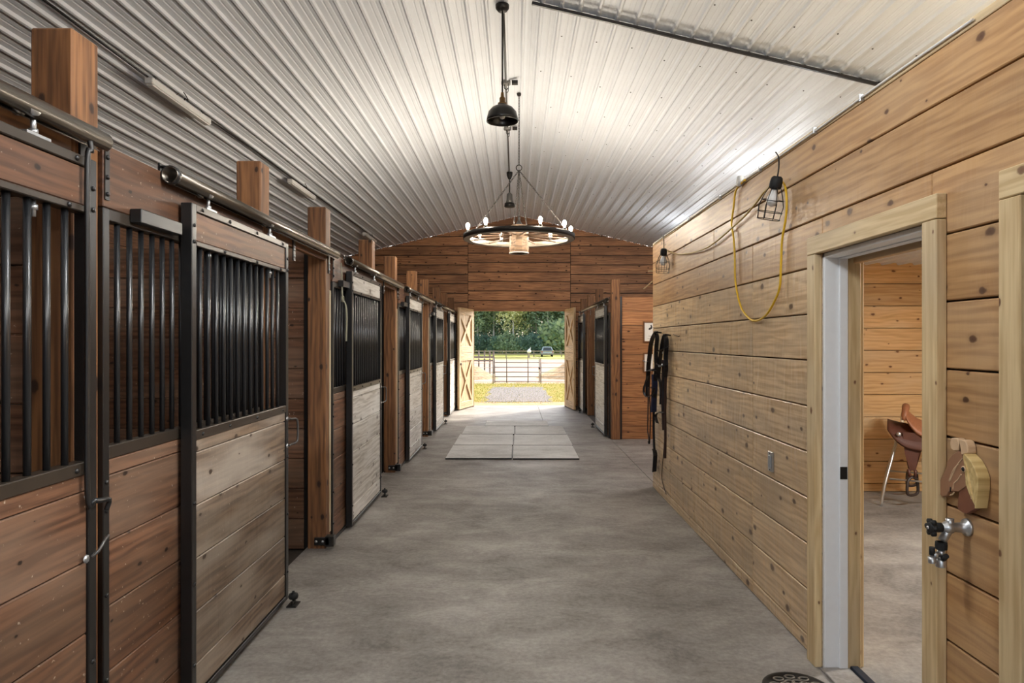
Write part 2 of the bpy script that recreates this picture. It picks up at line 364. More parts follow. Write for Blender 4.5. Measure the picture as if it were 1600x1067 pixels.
MB().prism([(XL - .3, YN - .3, roofz(XL - .3) + .1), (RX, YN - .3, RZ + .1), (XR + .3, YN - .3, roofz(XR + .3) + .1), (XR + .3, YN - .3, roofz(XR + .3) + .2), (RX, YN - .3, RZ + .22), (XL - .3, YN - .3, roofz(XL - .3) + .2)], (0, YF + .7 - YN, 0)).build('leak_cover', METALD, ce)  # unseen opaque cover, added so no sky light leaks between the sheets
MB().box((RX - .08, YN, RZ - .005), (RX + .08, YF, RZ + .06)).build('ridge_cap', METAL, ce)
# screw heads, too small to pick apart
sc_ = MB()
for side in (-1, 1):
    for k in range(1, 29):
        for j in range(16):
            if (k + j) % 2: continue
            y = .5 + j * 1.0 + (k % 3) * .05; x = RX + side * (k * RP + .02) * cs
            z = roofz(x) + (.035 if y < 6.05 and side > 0 else 0) - .002
            sc_.lathe([(.0, -.006), (.006, -.005), (.008, 0)], (x, y, z), 6)
o = sc_.build('screw_heads', METALD, ce); o['kind'] = 'stuff'
bar = root('seam_bar', 'thin black steel bar crossing the right ceiling slope near its top', 'bar', (RX, 6.04, RZ))
beam('bar', (RX + .05, 6.03, roofz(RX + .05) - .035), (3.40, 6.03, roofz(3.40) - .035), .028, .03, METALD, bar)
MB().tube([(3.36, 6.03, roofz(3.36) - .08), (3.46, 6.03, roofz(3.46) - .05)], .045, 10).build('end_fitting', RUBB, bar)

# ------------------------------------------------------------------ planked walls
def clip_board(x0, x1, z0, z1, y, t, mat, parent):
    """plank in the gable plane, its top cut by the roof slope"""
    pts = [(x0, z0), (x1, z0), (x1, z1), (x0, z1)]
    for sgn in (1, -1):
        fn = lambda p: (RZ - SL * sgn * (p[0] - RX)) - p[1]
        out = []
        for i in range(len(pts)):
            a, b = pts[i], pts[(i + 1) % len(pts)]; fa, fb = fn(a), fn(b)
            if fa >= 0: out.append(a)
            if (fa > 0) != (fb > 0) and abs(fa - fb) > 1e-9:
                u = fa / (fa - fb); out.append((a[0] + (b[0] - a[0]) * u, a[1] + (b[1] - a[1]) * u))
        pts = out
        if len(pts) < 3: return
    if max(p[1] for p in pts) - z0 < .02: return
    MB().prism([(p[0], y, p[1]) for p in pts], (0, t, 0)).build('plank', mat, parent)
wf = root('wall_far', 'brown planked far gable wall above the open barn doors', None, (0, YF, 0), kind='structure')
OX0, OX1, OZ = -1.01, 1.215, 2.37
for (a, b) in ((XL, -1.16), (-1.16, 1.36), (1.36, XR)):
    z = 0 if a != -1.16 else OZ
    while z < 4.7:
        z1 = z + .2315
        clip_board(a + .006, b - .006, z + .009, z1 - .009, YF, .038, W_FAR, wf); z = z1
for (a, b) in ((-1.16, OX0), (OX1, 1.36)): boxw('jamb_board', (a, YF, 0), (b, YF + .038, OZ - .004), W_FAR, wf, 'z')
MB().prism([(XL, YF + .04, OZ), (XR, YF + .04, OZ), (XR, YF + .04, roofz(XR)), (RX, YF + .04, RZ), (XL, YF + .04, roofz(XL))], (0, .05, 0)).build('backing', RUBB, wf)
MB().box((XL, YF + .04, 0), (OX0 - .04, YF + .09, OZ)).build('backing', W_DARK, wf)
MB().box((OX1 + .04, YF + .04, 0), (XR, YF + .09, OZ)).build('backing', W_DARK, wf)
boxw('header_trim', (OX0 - .05, YF - .02, OZ - .03), (OX1 + .05, YF + .12, OZ + .02), W_FAR, wf)
def side_wall(name, x, sgn, lab, window=None):
    w = root(name, lab, None, (x, 0, 0), kind='structure')
    z = 0; top = roofz(x)
    while z < top - .02:
        z1 = min(z + PITCH, top)
        segs = [(YN, YF)]
        if window and z1 > window[2] + .01 and z < window[3] - .01: segs = [(YN, window[0]), (window[1], YF)]
        for (a, b) in segs: boxw('plank', (x, a, z + .003), (x + sgn * .04, b, z1 - .003), W_DARK if not window else W_PART, w, 'y')
        z = z1
    if not window: MB().box((x + sgn * .042, YN, 0), (x + sgn * .09, YF, top)).build('sheathing', METALD, w)
    return w
side_wall('wall_left', XL, -1, 'dark planked outer wall behind the left stalls')
side_wall('wall_right', XR, 1, 'planked outer wall behind the wash bay', (8.0, 10.4, PITCH * 4, PITCH * 10))
wn = root('wall_near', 'near end wall with the open entrance behind the viewer', None, (0, YN, 0), kind='structure')
MB().prism([(XL, YN, 0), (-1.62, YN, 0), (-1.62, YN, roofz(-1.62)), (XL, YN, roofz(XL))], (0, -.1, 0)).build('wall_panel', W_DARK, wn)
MB().prism([(1.7, YN, 0), (XR, YN, 0), (XR, YN, roofz(XR)), (1.7, YN, roofz(1.7))], (0, -.1, 0)).build('wall_panel', W_DARK, wn)
MB().prism([(-1.62, YN, 3.0), (1.7, YN, 3.0), (1.7, YN, roofz(1.7)), (RX, YN, RZ), (-1.62, YN, roofz(-1.62))], (0, -.1, 0)).build('wall_panel', W_DARK, wn)

# ------------------------------------------------------------------ tack room
tw = root('wall_tack_aisle', 'pale pine plank wall of the tack room along the aisle', None, (XT, 0, 0), kind='structure')
D1, D2 = (2.43, 3.296), (1.05, 1.955)     # door openings along y
DZ = 2.03
TOPZ = 2.64
for k in range(12):
    z0 = ZJ[k]; z1 = ZJ[k + 1] if k < 11 else TOPZ
    ys = [YN, D2[0], D2[1], D1[0], D1[1], 4.264, YT] if z0 < 2.0 else ([YN, 1.6, YT] if k % 2 else [YN, .4, 5.1, YT])
    for a, b in zip(ys[:-1], ys[1:]):
        zz = z1 - .004; zb = z0 + .003
        if z0 < 2.0 and ((a, b) == D1 or (a, b) == D2):
            if z1 < DZ + .05: continue
            zb = DZ + .002
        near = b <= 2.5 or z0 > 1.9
        if z0 < 2.0 < z1 - .05 and False: pass
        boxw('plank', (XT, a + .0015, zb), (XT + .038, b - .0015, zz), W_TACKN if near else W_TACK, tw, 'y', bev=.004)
core = MB()
for a, b in ((YN, D2[0]), (D2[1], D1[0]), (D1[1], YT)): core.box((XT + .04, a, 0), (XT + .135, b, TOPZ - .01))
for a, b in (D1, D2): core.box((XT + .04, a, DZ + .03), (XT + .135, b, TOPZ - .01))
core.build('wall_core', W_DARK, tw)
for k in range(11):
    z0 = ZJ[k]; z1 = min(ZJ[k + 1], 2.4)
    for a, b in ((YN, D2[0]), (D2[1], D1[0]), (D1[1], 7.15)):
        if z0 > 1.95: a, b = (YN, 7.15)
        boxw('plank', (XT + .137, a + .002, z0 + .003), (XT + .173, b - .002, z1 - .003), W_TACKI, tw, 'y')
        if z0 > 1.95: break
boxw('top_plate', (XT, YN, TOPZ), (XT + .18, YT, TOPZ + .03), W_CASE, tw, 'y')
boxw('corner_board', (XT + .012, YT, 0), (XT + .18, YT + .02, TOPZ), W_CASE, tw, 'z')
te = root('wall_tack_end', 'honey pine plank wall at the far end of the tack room', None, (3.4, YT, 0), kind='structure')
for k in range(11):
    z0 = ZJ[k]; z1 = min(ZJ[k + 1], 2.44)
    boxw('plank', (XT + .175, 7.15, z0 + .003), (XR, 7.19, z1 - .003), W_TACKI, te)
for k in range(12):
    z0 = ZJ[k]; z1 = ZJ[k + 1] if k < 11 else TOPZ
    boxw('plank', (XT + .18, 7.32, z0 + .003), (XR, YT, z1 - .003), W_PART, te)
MB().box((XT + .18, 7.2, 0), (XR, 7.31, TOPZ)).build('wall_core', W_DARK, te)
tr = root('wall_tack_right', 'honey pine plank wall at the back of the tack room', None, (5.05, 2, 0), kind='structure')
for k in range(11):
    boxw('plank', (5.02, YN, ZJ[k] + .003), (5.06, 7.15, min(ZJ[k + 1], 2.44) - .003), W_TACKI, tr, 'y')
tc_ = root('ceiling_tack_room', 'ribbed steel ceiling of the tack room', None, (3.4, 2, 2.4), kind='structure')
tme = sheet_mesh(5, YN, 7.15, 0)
for k in range(4): link('sheet', tme, None, tc_, Matrix.Translation((XT + .176 + k * SW, 0, 2.43)))
MB().box((XT + .18, YN, 2.47), (XR, YT, TOPZ)).build('deck', W_BOUNCE, tc_)
# casings and the white jamb of the doorway
def casing(n, o0, o1, lab):
    t = root('trim_%d' % n, lab, None, (XT, (o0 + o1) / 2, 0), kind='structure')
    x0 = XT - .038
    boxw('casing', (x0, o1, 0.0), (XT - .001, o1 + .089, DZ - .003), W_CASE, t, 'z')
    boxw('casing', (x0, o0 - .086, 0.0), (XT - .001, o0, DZ - .003), W_CASE, t, 'z')
    boxw('casing', (x0, o0 - .086, DZ), (XT - .001, o1 + .089, DZ + .087), W_CASE, t, 'y')
    x1 = XT + .174
    boxw('casing', (x1, o1, 0.0), (x1 + .03, o1 + .07, DZ), W_CASE, t, 'z')
    boxw('casing', (x1, o0 - .07, 0.0), (x1 + .03, o0, DZ), W_CASE, t, 'z')
    boxw('casing', (x1, o0 - .07, DZ), (x1 + .03, o1 + .07, DZ + .07), W_CASE, t, 'y')
    d = root('door_%d' % n, 'white painted jamb lining the open tack room doorway', None, (XT + .06, (o0 + o1) / 2, 0), kind='structure')
    boxw('jamb', (XT, o1 - .022, 0), (XT + .11, o1 + .001, DZ), WHITE, d, 'z')
    boxw('jamb', (XT, o0 - .001, 0), (XT + .11, o0 + .022, DZ), WHITE, d, 'z')
    boxw('jamb', (XT, o0, DZ - .024), (XT + .11, o1, DZ), WHITE, d, 'y')
    boxw('stop', (XT + .068, o1 - .034, 0), (XT + .11, o1 - .022, DZ - .024), WHITE, d, 'z')
    boxw('stop', (XT + .068, o0 + .022, 0), (XT + .11, o0 + .034, DZ - .024), WHITE, d, 'z')
    boxw('stop', (XT + .068, o0 + .022, DZ - .030), (XT + .11, o1 - .022, DZ - .024), WHITE, d, 'y')
    boxw('liner', (XT + .11, o1 - .03, 0), (XT + .173, o1, DZ), W_CASE, d, 'z')
    boxw('liner', (XT + .11, o0, 0), (XT + .173, o0 + .03, DZ), W_CASE, d, 'z')
    boxw('strike_plate', (XT + .07, o1 - .0365, .93), (XT + .104, o1 - .034, .99), IRON, d, 'z', 0)
    boxw('sill', (XT - .02, o0, .0), (XT + .12, o1 - .022, .012), CONC, d, 'y')
    boxw('threshold', (XT + .12, o0, .0), (XT + .16, o1 - .03, .022), plain('threshold_steel', srgb(52, 60, 74), .4, .5), d, 'y')
casing(1, D1[0], D1[1], 'pine casing around the tack room doorway')
casing(2, D2[0], D2[1], 'pine casing of the nearer doorway at the right frame edge')

# ------------------------------------------------------------------ stall posts, partitions
ORD = ['nearest', 'second', 'third', 'fourth', 'fifth', 'sixth', 'seventh', 'eighth', 'ninth', 'tenth']
PY = [2.22, 3.86, 5.185, 6.87, 8.19, 9.90, 11.26, 13.0, 14.35, 15.95]
PXa, PXb = -1.603, -1.463
for i, y in enumerate(PY):
    p = boxw('timber_post', (PXa, y, -.03), (PXb, y + .14, 2.637), W_POST, None, 'z', bev=.006)
    tag(p, 'square brown timber post of the left stall row, %s from the viewer' % ORD[i], 'post', 'left stall posts')
PYR = [10.93, 13.0, 14.5, 16.0]
for i, y in enumerate(PYR):
    p = boxw('timber_post', (1.567, y, 0), (1.707, y + .14, 2.61), W_POST, None, 'z', bev=.006)
    tag(p, 'square brown timber post of the right stall row, %s from the viewer' % ORD[i], 'post', 'right stall posts')
def partition(name, x0, x1, y, top, mat, lab):
    w = root(name, lab, None, ((x0 + x1) / 2, y, 0), kind='structure')
    z = 0
    while z < top - .05:
        z1 = min(z + .2345, top)
        boxw('plank', (x0, y, z + .003 - .02), (x1, y + .045, z1 - .003 - .02), mat, w); z = z1
    return w
for i, y in enumerate((2.27, 5.235, 8.24, 11.31, 14.4)):
    partition('wall_partition_%d' % (i + 1), XL + .002, -1.645, y, 2.36, W_STALL, 'brown planked partition between left stalls')
    ch = boxw('partition_channel', (-1.642, y - .012, -.03), (-1.608, y + .057, 2.36), BLACK, None, 'z')
    tag(ch, 'black steel channel joining stall partition to timber post, %s on the left' % ORD[i], 'channel', 'left partition channels')
wp = partition('wall_partition_6', 1.745, XR - .002, 10.99, 2.345, W_PART, 'orange brown plank partition facing the wash bay')
ch = boxw('partition_channel', (1.71, 10.96, 0), (1.742, 11.05, 2.33), BLACK, None, 'z'); tag(ch, 'dark steel channel between right timber post and wash bay partition', 'channel')
partition('wall_partition_7', 1.745, XR - .002, 14.0, 2.345, W_STALL, 'planked partition between the right stalls')

# ------------------------------------------------------------------ stall fronts
ZP = [.06, .19, .42, .652, .884, 1.115]
def ycyl(r, L, n=10):
    mb = MB().tube([(0, 0, 0), (0, 0, L)], r, n); return mb
BARM = {}
def vbar(name, x, y, z0, z1, mat, parent, r=.0105):
    k = (round(z1 - z0, 3), r, mat.name)
    if k not in BARM:
        BARM[k] = MB().tube([(0, 0, -(z1 - z0) / 2), (0, 0, (z1 - z0) / 2)], r, 10).mesh(); BARM[k].materials.append(mat)
    return link(name, BARM[k], None, parent, Matrix.Translation((x, y, (z0 + z1) / 2)))
def hbolts(name, pts, s, parent, mat=BLACK, r=.009):
    mb = MB()
    for (x, y, z) in pts: mb.lathe([(r, 0), (r * .95, s * .004), (r * .5, s * .007), (.0001, s * .007)], (x, y, z), 8, 'x')
    o = mb.build(name, mat, parent)
    if len(pts) > 1: o['kind'] = 'stuff'
    return o
def stall_door(s, xf, y0, w, lab, plank, group, chan=CHAN):
    """s: side of the aisle (-1 left); xf: |x| of the aisle face"""
    t = .05; X0 = s * xf; X1 = s * (xf + t); xm = (X0 + X1) / 2; y1 = y0 + w
    d = root('stall_door', lab, 'door', (xm, (y0 + y1) / 2, .03), group)
    B = lambda n, a, b, z0, z1, m, ax, th=t, bev=.003: boxw(n, (s * (xf + (t - th) / 2), a, z0), (s * (xf + (t + th) / 2), b, z1), m, d, ax, bev)
    B('stile', y0, y0 + .042, .03, 2.195, BLACK, 'z'); B('stile', y1 - .042, y1, .03, 2.195, BLACK, 'z')
    a, b = y0 + .042, y1 - .042
    B('rail', a, b, 2.163, 2.195, chan, 'y'); B('rail', a, b, 2.014, 2.036, chan, 'y')
    B('rail', a, b, 1.17, 1.212, chan, 'y'); B('rail', a, b, .03, .058, BLACK, 'y')
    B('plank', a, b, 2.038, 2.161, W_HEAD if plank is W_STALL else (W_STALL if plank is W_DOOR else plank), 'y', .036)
    B('plank', a, b, 1.1165, 1.168, plank, 'y', .036)
    for k in range(5): B('plank', a, b, ZP[k] + .0015, ZP[k + 1] - .0015, plank, 'y', .036, .004)
    n = round((b - a) / .08)
    for k in range(1, n): vbar('bar', xm, a + (b - a) * k / n, 1.212, 2.014, BAR, d)
    pts = [(X0, a + (b - a) * f, z) for f in (.05, .3, .6, .95) for z in (2.179, 1.19)] + [(X0, a + (b - a) * f, 2.025) for f in (.25, .6, .92)]
    pts += [(X0, yy, z) for yy in (y0 + .021, y1 - .021) for z in (.2, .55, .9, 2.1, 2.03)]
    hbolts('bolt_heads', pts, -s, d)
    for f in (.17, .80):
        yy = y0 + w * f
        h = MB(); h.box((xm - .018, yy - .05, 2.197), (xm + .018, yy + .05, 2.205)).tube([(xm, yy, 2.2), (xm, yy, 2.27)], .008, 8)
        h.lathe([(.001, 0), (.022, 0), (.022, .016), (.001, .016)], (xm - .030, yy - .03, 2.272), 12, 'x').lathe([(.001, 0), (.022, 0), (.022, .016), (.001, .016)], (xm + .014, yy - .03, 2.272), 12, 'x')
        h.lathe([(.001, 0), (.014, 0), (.014, .014), (.001, .014)], (xm, yy, 2.206), 6)
        h.build('roller_hanger', GALV, d)
        MB().tube([(xm, yy, 1.965), (xm, yy, 2.012)], .007, 8).lathe([(.001, 0), (.013, 0), (.013, .014), (.001, .014)], (xm, yy, 1.985), 6).build('hanger_bolt', GALV, d)
    if y0 < 2: return d
    # bent-rod pull handle on the far stile
    xo = X0 - s * .012
    hy = y1 + .0
    path = smooth_path([(xo, hy - .025, 1.13), (xo - s * .005, hy + .0, 1.125), (xo - s * .02, hy + .045, 1.12), (xo - s * .025, hy + .06, 1.09), (xo - s * .025, hy + .06, 1.0), (xo - s * .02, hy + .045, .975), (xo - s * .005, hy + .0, .97), (xo, hy - .025, .965)], 4)
    hd = MB().tube(path, .0065, 8).build('handle', PULL, d)
    hbolts('handle_bolts', [(X0, y1 - .025, 1.13), (X0, y1 - .025, .965)], -s, hd, GALV, .013)
    return d
def stall_panel(s, xf, y0, y1, lab, group, plank=W_STALL, stop=True):
    t = .042; X0 = s * xf; X1 = s * (xf + t); xm = (X0 + X1) / 2
    d = root('stall_panel', lab, 'stall panel', (xm, (y0 + y1) / 2, 0), group)
    B = lambda n, a, b, z0, z1, m, ax, th=t, bev=.003: boxw(n, (s * (xf + (t - th) / 2), a, z0), (s * (xf + (t + th) / 2), b, z1), m, d, ax, bev)
    B('stile', y0, y0 + .036, 0, 2.072, BLACK, 'z'); B('stile', y1 - .036, y1, 0, 2.072, BLACK, 'z')
    a, b = y0 + .036, y1 - .036
    B('rail', a, b, 2.03, 2.072, CHAN, 'y'); B('rail', a, b, 1.18, 1.226, CHAN, 'y'); B('rail', a, b, 0, .03, BLACK, 'y')
    z = [.03, .188, .421, .654, .886, 1.121, 1.178]
    for k in range(6): B('plank', a, b, z[k] + .0015, z[k + 1] - .0015, plank, 'y', .034, .004)
    n = round((b - a) / .08)
    for k in range(1, n): vbar('bar', xm, a + (b - a) * k / n, 1.226, 2.03, BAR, d)
    hbolts('bolt_heads', [(X0, y0 + .018, zz) for zz in (.15, .4, .7, 1.0, 1.1)] + [(X0, y1 - .018, zz) for zz in (.15, .4, .7, 1.0, 1.1)], -s, d)
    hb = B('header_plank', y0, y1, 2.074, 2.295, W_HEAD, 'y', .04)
    if stop:
        boxw('stop_box', (s * (xf - .045), y0 + .16, 2.045), (s * xf, y0 + .47, 2.098), BLACK, d, 'y')
        boxw('stop_strap', (s * (xf - .004), y0 + .004, 2.10), (s * xf, y0 + .030, 2.29), BLACK, d, 'z', 0)
        hbolts('strap_bolts', [(s * (xf - .004), y0 + .017, zz) for zz in (2.12, 2.18, 2.25)], -s, d)
    return d
def track(s, xc, y0, y1, lab, group, near_dark=False):
    z = 2.28; r = .034
    d = root('door_track', lab, 'track', (s * xc, (y0 + y1) / 2, z), group)
    n = 22; g = .38; ring = []
    for rr in (r, r - .004):
        ring.append([(s * xc + rr * math.sin(g + (2 * math.pi - 2 * g) * k / n), z - rr * math.cos(g + (2 * math.pi - 2 * g) * k / n)) for k in range(n + 1)])
    v = []; f = []
    for y in (y0, y1):
        for rg in ring: v += [(x, y, zz) for x, zz in rg]
    m = n + 1
    for k in range(n):
        f += [(k, k + 1, 2 * m + k + 1, 2 * m + k), (m + k, 3 * m + k, 3 * m + k + 1, m + k + 1), (k, m + k, m + k + 1, k + 1), (2 * m + k, 2 * m + k + 1, 3 * m + k + 1, 3 * m + k)]
    f += [(0, 2 * m, 3 * m, m), (n, m + n, 3 * m + n, 2 * m + n)]
    mb = MB(); mb.add(v, f, True); mb.build('tube', TRACK, d)
    L = y1 - y0; nb = 4
    for k in range(nb):
        y = y0 + .03 + (L - .06) * k / (nb - 1)
        xb = s * (xc + .045)
        bk = MB().box((min(xb, xb + s * .008), y - .02, 2.13), (max(xb, xb + s * .008), y + .02, 2.33)).box((min(s * xc, xb), y - .02, z + r), (max(s * xc, xb), y + .02, z + r + .005))
        kk = bk.build('bracket', BLACK, d)
        hbolts('bolt', [(xb, y, 2.16), (xb, y, 2.205)], -s, kk, GALV, .010)
    # end cap clip
    MB().lathe([(r + .001, 0), (r + .004, .0), (r + .004, .025), (r + .001, .025)], (s * xc, y0 + .002, z), 20, 'y').build('end_collar', BLACK, d)
    return d
LG = 'left stall doors'
DY = [(.93, 1.295), (2.88, 1.225), (5.70, 1.26), (8.80, 1.23), (11.78, 1.26), (14.28, 1.5)]
dl = ['brown plank stall door with barred top, nearest on the left, cut by the frame edge',
      'brown plank stall door with barred top, slid open second from the viewer on the left',
      'glare-paled weathered stall door with barred top, third from the viewer on the left',
      'glare-paled weathered stall door with barred top, fourth from the viewer on the left',
      'glare-paled weathered stall door with barred top, fifth from the viewer on the left',
      'sunlit stall door with barred top beside the far left barn door leaf']
for i, (y, w) in enumerate(DY): stall_door(-1, 1.385, y, w, dl[i], [W_STALL, W_DOOR, W_DOORF, W_DOORF, W_DOORF, W_DOORF][i], LG)
PN = [(2.36, 3.86), (5.325, 6.87), (8.33, 9.90), (11.40, 13.0), (14.49, 15.95)]
for i, (a, b) in enumerate(PN):
    stall_panel(-1, 1.447, a + .002, b - .002, 'fixed barred stall panel with brown planks on the left, %s from the viewer' % ORD[i], 'left fixed stall panels')
TY = [(-.35, 2.30), (2.74, 5.29), (5.69, 8.35), (8.73, 11.56), (11.84, 15.9)]
for i, (a, b) in enumerate(TY):
    track(-1, 1.41, a, b, 'round steel sliding-door track on the left, %s from the viewer' % ORD[i], 'left sliding-door tracks')
for i, (a, b) in enumerate([(1.02, 2.22), (4.0, 5.185), (7.01, 8.19), (10.04, 11.26), (13.14, 14.35)]):
    o = boxw('track_ledger', (-1.50, a + .002, 2.22), (-1.463, b - .002, 2.345), W_POST, None, 'y')
    tag(o, 'timber ledger above the %s left stall opening, behind the door track' % ORD[i], 'ledger', 'left track ledgers')
# right row
RG = 'right stall doors'
stall_door(1, 1.485, 11.2, 1.35, 'pale stall door with barred top at the front of the right row', W_DOORF, RG)
stall_door(1, 1.485, 14.72, 1.2, 'stall door with barred top at the far end of the right row', W_DOORF, RG)
stall_panel(1, 1.54, 11.075, 12.998, 'fixed barred stall panel behind the right front stall door', 'right fixed stall panels', stop=False)
track(1, 1.51, 11.08, 15.3, 'round steel sliding-door track above the right stall row', 'right sliding-door tracks')
# latch bar on the nearest door
la = root('latch_rod', 'black bent latch rod on the nearest left stall door edge', 'latch', (-1.375, 2.15, 1.0))
MB().tube(smooth_path([(-1.37, 2.165, 2.245), (-1.368, 2.168, 2.21), (-1.372, 2.155, 2.17), (-1.372, 2.155, 1.7), (-1.372, 2.155, 1.12), (-1.36, 2.175, 1.085), (-1.345, 2.21, 1.08), (-1.35, 2.235, 1.07), (-1.36, 2.235, 1.04)], 5), .0085, 8).build('rod', BLACK, la)
MB().tube(smooth_path([(-1.365, 2.165, .905), (-1.352, 2.18, .92), (-1.35, 2.21, .945), (-1.362, 2.25, .95)], 4), .005, 8).build('keeper', PULL, la)
hbolts('bolts', [(-1.380, 2.165, 1.10), (-1.380, 2.160, .90)], 1, la, GALV, .014)
# floor rollers and guide brackets
def roller(s, x, y, lab, group):
    r = root('floor_roller', lab, 'door roller', (x, y, 0), group)
    MB().box((x - .03, y - .045, 0), (x + .03, y + .045, .008)).box((x - .006, y - .03, .008), (x + .006, y + .03, .03)).build('base_plate', IRON, r, .002)
    MB().lathe([(.012, -.016), (.026, -.014), (.030, 0), (.026, .014), (.012, .016)], (x, y, .055), 14).tube([(x, y, .01), (x, y, .085)], .008, 8).build('wheel', RUBB, r)
for i, (y, w) in enumerate(DY[1:]):
    roller(-1, -1.345, y + w - .03, 'small black floor roller at the foot of the %s left stall door' % ORD[i + 1], 'left floor rollers')
for y, l in ((12.5, 'front'), (15.0, 'far')): roller(1, 1.44, y, 'small black floor roller at the foot of the %s right stall door' % l, 'right floor rollers')
for i, y in enumerate((5.185, 8.19, 11.26, 14.35)):
    g = root('guide_bracket', 'black steel door guide bracket at the base of the %s left opening post' % ORD[i], 'bracket', (-1.47, y - .02, 0), 'left guide brackets')
    MB().box((-1.545, y - .022, .03), (-1.43, y - .003, .09)).box((-1.462, y - .022, .02), (-1.395, y + .04, .10)).build('bracket', BLACK, g, .003)
    mb = MB()
    for xx in (-1.53, -1.48): mb.lathe([(.011, 0), (.010, -.006), (.001, -.007)], (xx, y - .022, .06), 8, 'y')
    mb.build('bolts', GALV, g)
    pl = boxw('edge_strip', (-1.4625, y + .10, .1), (-1.4595, y + .138, 2.0), plain('pale_strip_%d' % i, srgb(206, 190, 160), .5), None, 'z', 0)
    tag(pl, 'narrow pale strip along the aisle edge of the %s left opening post' % ORD[i], 'trim strip', 'left post edge strips')
# hanging strap beside the second post
st = root('hanging_strap', 'olive webbing strap hanging beside the third left timber post', 'strap', (-1.40, 5.5, 2.2))
pts = smooth_path([(-1.425, 5.50, 2.24), (-1.422, 5.51, 2.1), (-1.415, 5.50, 1.96), (-1.40, 5.54, 1.9), (-1.395, 5.56, 1.8), (-1.395, 5.54, 1.6)], 5)
v = []; f = []
for i, p in enumerate(pts):
    w = .010 + .012 * min(1, i / 12)
    v += [(p.x, p.y - w, p.z), (p.x, p.y + w, p.z), (p.x + .004, p.y + w, p.z), (p.x + .004, p.y - w, p.z)]
    if i: b = 4 * i; f += [(b - 4 + k, b - 4 + (k + 1) % 4, b + (k + 1) % 4, b + k) for k in range(4)]
MB().add(v, f).build('webbing', OLIVE, st)
MB().tube([(-1.41, 5.49 + .03 * math.cos(a), 1.945 + .022 * math.sin(a)) for a in [k * math.pi / 8 for k in range(16)]], .008, 6, closed=True).build('knot', OLIVE, st)

# ------------------------------------------------------------------ barn door leaves
def leaf(hx, hy, tx, ty, sgn, n, lab):
    d = Vector((tx - hx, ty - hy, 0)); w = d.length; d.normalize()
    M = frame(d, (0, 0, 1), (hx, hy, .02)); nrm = M.to_3x3() @ Vector((0, 1, 0)); flip = 1 if nrm.x * sgn > 0 else -1
    r = root('barn_door_leaf', lab, 'barn door', M, 'far barn door leaves')
    def lb(name, x0, x1, y0, y1, z0, z1, ax='z', mat=W_LEAF):
        o = boxw(name, (x0, flip * y0, z0), (x1, flip * y1, z1), mat, None, ax); MM = M @ WM[o]; place(o, MM, r); return o
    H = 2.36; nb = 6
    for k in range(nb): lb('backing_board', w * k / nb + .002, w * (k + 1) / nb - .002, -.02, .0, 0.0, H)
    lb('stile', 0, .11, 0, .03, 0, H); lb('stile', w - .11, w, 0, .03, 0, H)
    zs = [(0, .16), (1.12, 1.30), (1.31, 1.46), (2.2, H)]
    for a, b in zs: lb('rail', .11, w - .11, 0, .03, a, b, 'x')
    for (a, b) in ((.16, 1.12), (1.46, 2.2)):
        for k, (p, q) in enumerate((((.13, a + .02), (w - .13, b - .02)), ((.13, b - .02), (w - .13, a + .02)))):
            P0 = Vector((p[0], flip * .015, p[1])); P1 = Vector((q[0], flip * .015, q[1]))
            o = beam('brace', P0, P1, .085, .026 - .004 * k, W_LEAF, None, (0, 0, 1)); place(o, M @ WM[o], r)
    o = MB().lathe([(.001, 0), (.03, 0), (.03, .012), (.02, .012)], (w - .09, flip * .03, 1.05), 12, 'y').build('latch_ring', IRON, None); place(o, M @ WM[o], r)
leaf(-1.045, 16.46, -1.315, 15.50, 1, 1, 'sunlit pine barn door leaf with cross braces, left of the far doorway')
leaf(1.245, 16.46, 1.375, 15.47, -1, 2, 'shaded pine barn door leaf with cross braces, right of the far doorway')

# ------------------------------------------------------------------ floor mats
ML = [('front left', -.951, -.040, 9.08, 10.23), ('front right', -.036, .873, 9.06, 10.21), ('middle left', -.945, -.030, 10.25, 11.42), ('middle right', -.025, .885, 10.23, 11.40),
      ('back left', -.92, -.01, 11.44, 12.55), ('back right', -.005, .885, 11.42, 12.53), ('crosswise rearmost', -.574, .63, 12.57, 13.39)]
for n, a, b, c, d in ML:
    me = box_mesh(b - a - .012, d - c - .012, .019, MAT, .002).copy(); me.materials.append(RUBB)
    for p in me.polygons: p.material_index = 0 if p.normal.z > .9 else 1
    o = link('floor_mat', me, None, None, Matrix.Translation(((a + b) / 2, (c + d) / 2, .0105)))
    o.matrix_basis = o.matrix_basis @ Matrix.Rotation(random.uniform(-.004, .004), 4, 'Z')
    tag(o, 'dusty light grey rubber mat on the aisle floor, %s of seven' % n, 'mat', 'aisle rubber mats')
# floor drain
dr = root('floor_drain', 'round dark iron floor drain grate beside the tack room doorway', 'drain', (1.30, 3.09, 0))
MB().lathe([(.001, .001), (.15, .001), (.155, .004), (.15, .007), (.135, .007), (.13, .003), (.001, .003)], (1.30, 3.09, 0), 36).build('rim', IRON, dr)
mb = MB()
for k in range(10):
    for rr in (.055, .1):
        a = k * math.pi / 5 + (rr > .06) * .3; cx, cy = 1.30 + rr * math.cos(a), 3.09 + rr * math.sin(a)
        mb.tube([(cx + .022 * math.cos(b), cy + .016 * math.sin(b), .006) for b in [j * math.pi / 6 for j in range(12)]], .005, 6, closed=True)
mb.build('scroll_grate', plain('grate_iron', srgb(104, 98, 90), .55, .4), dr)

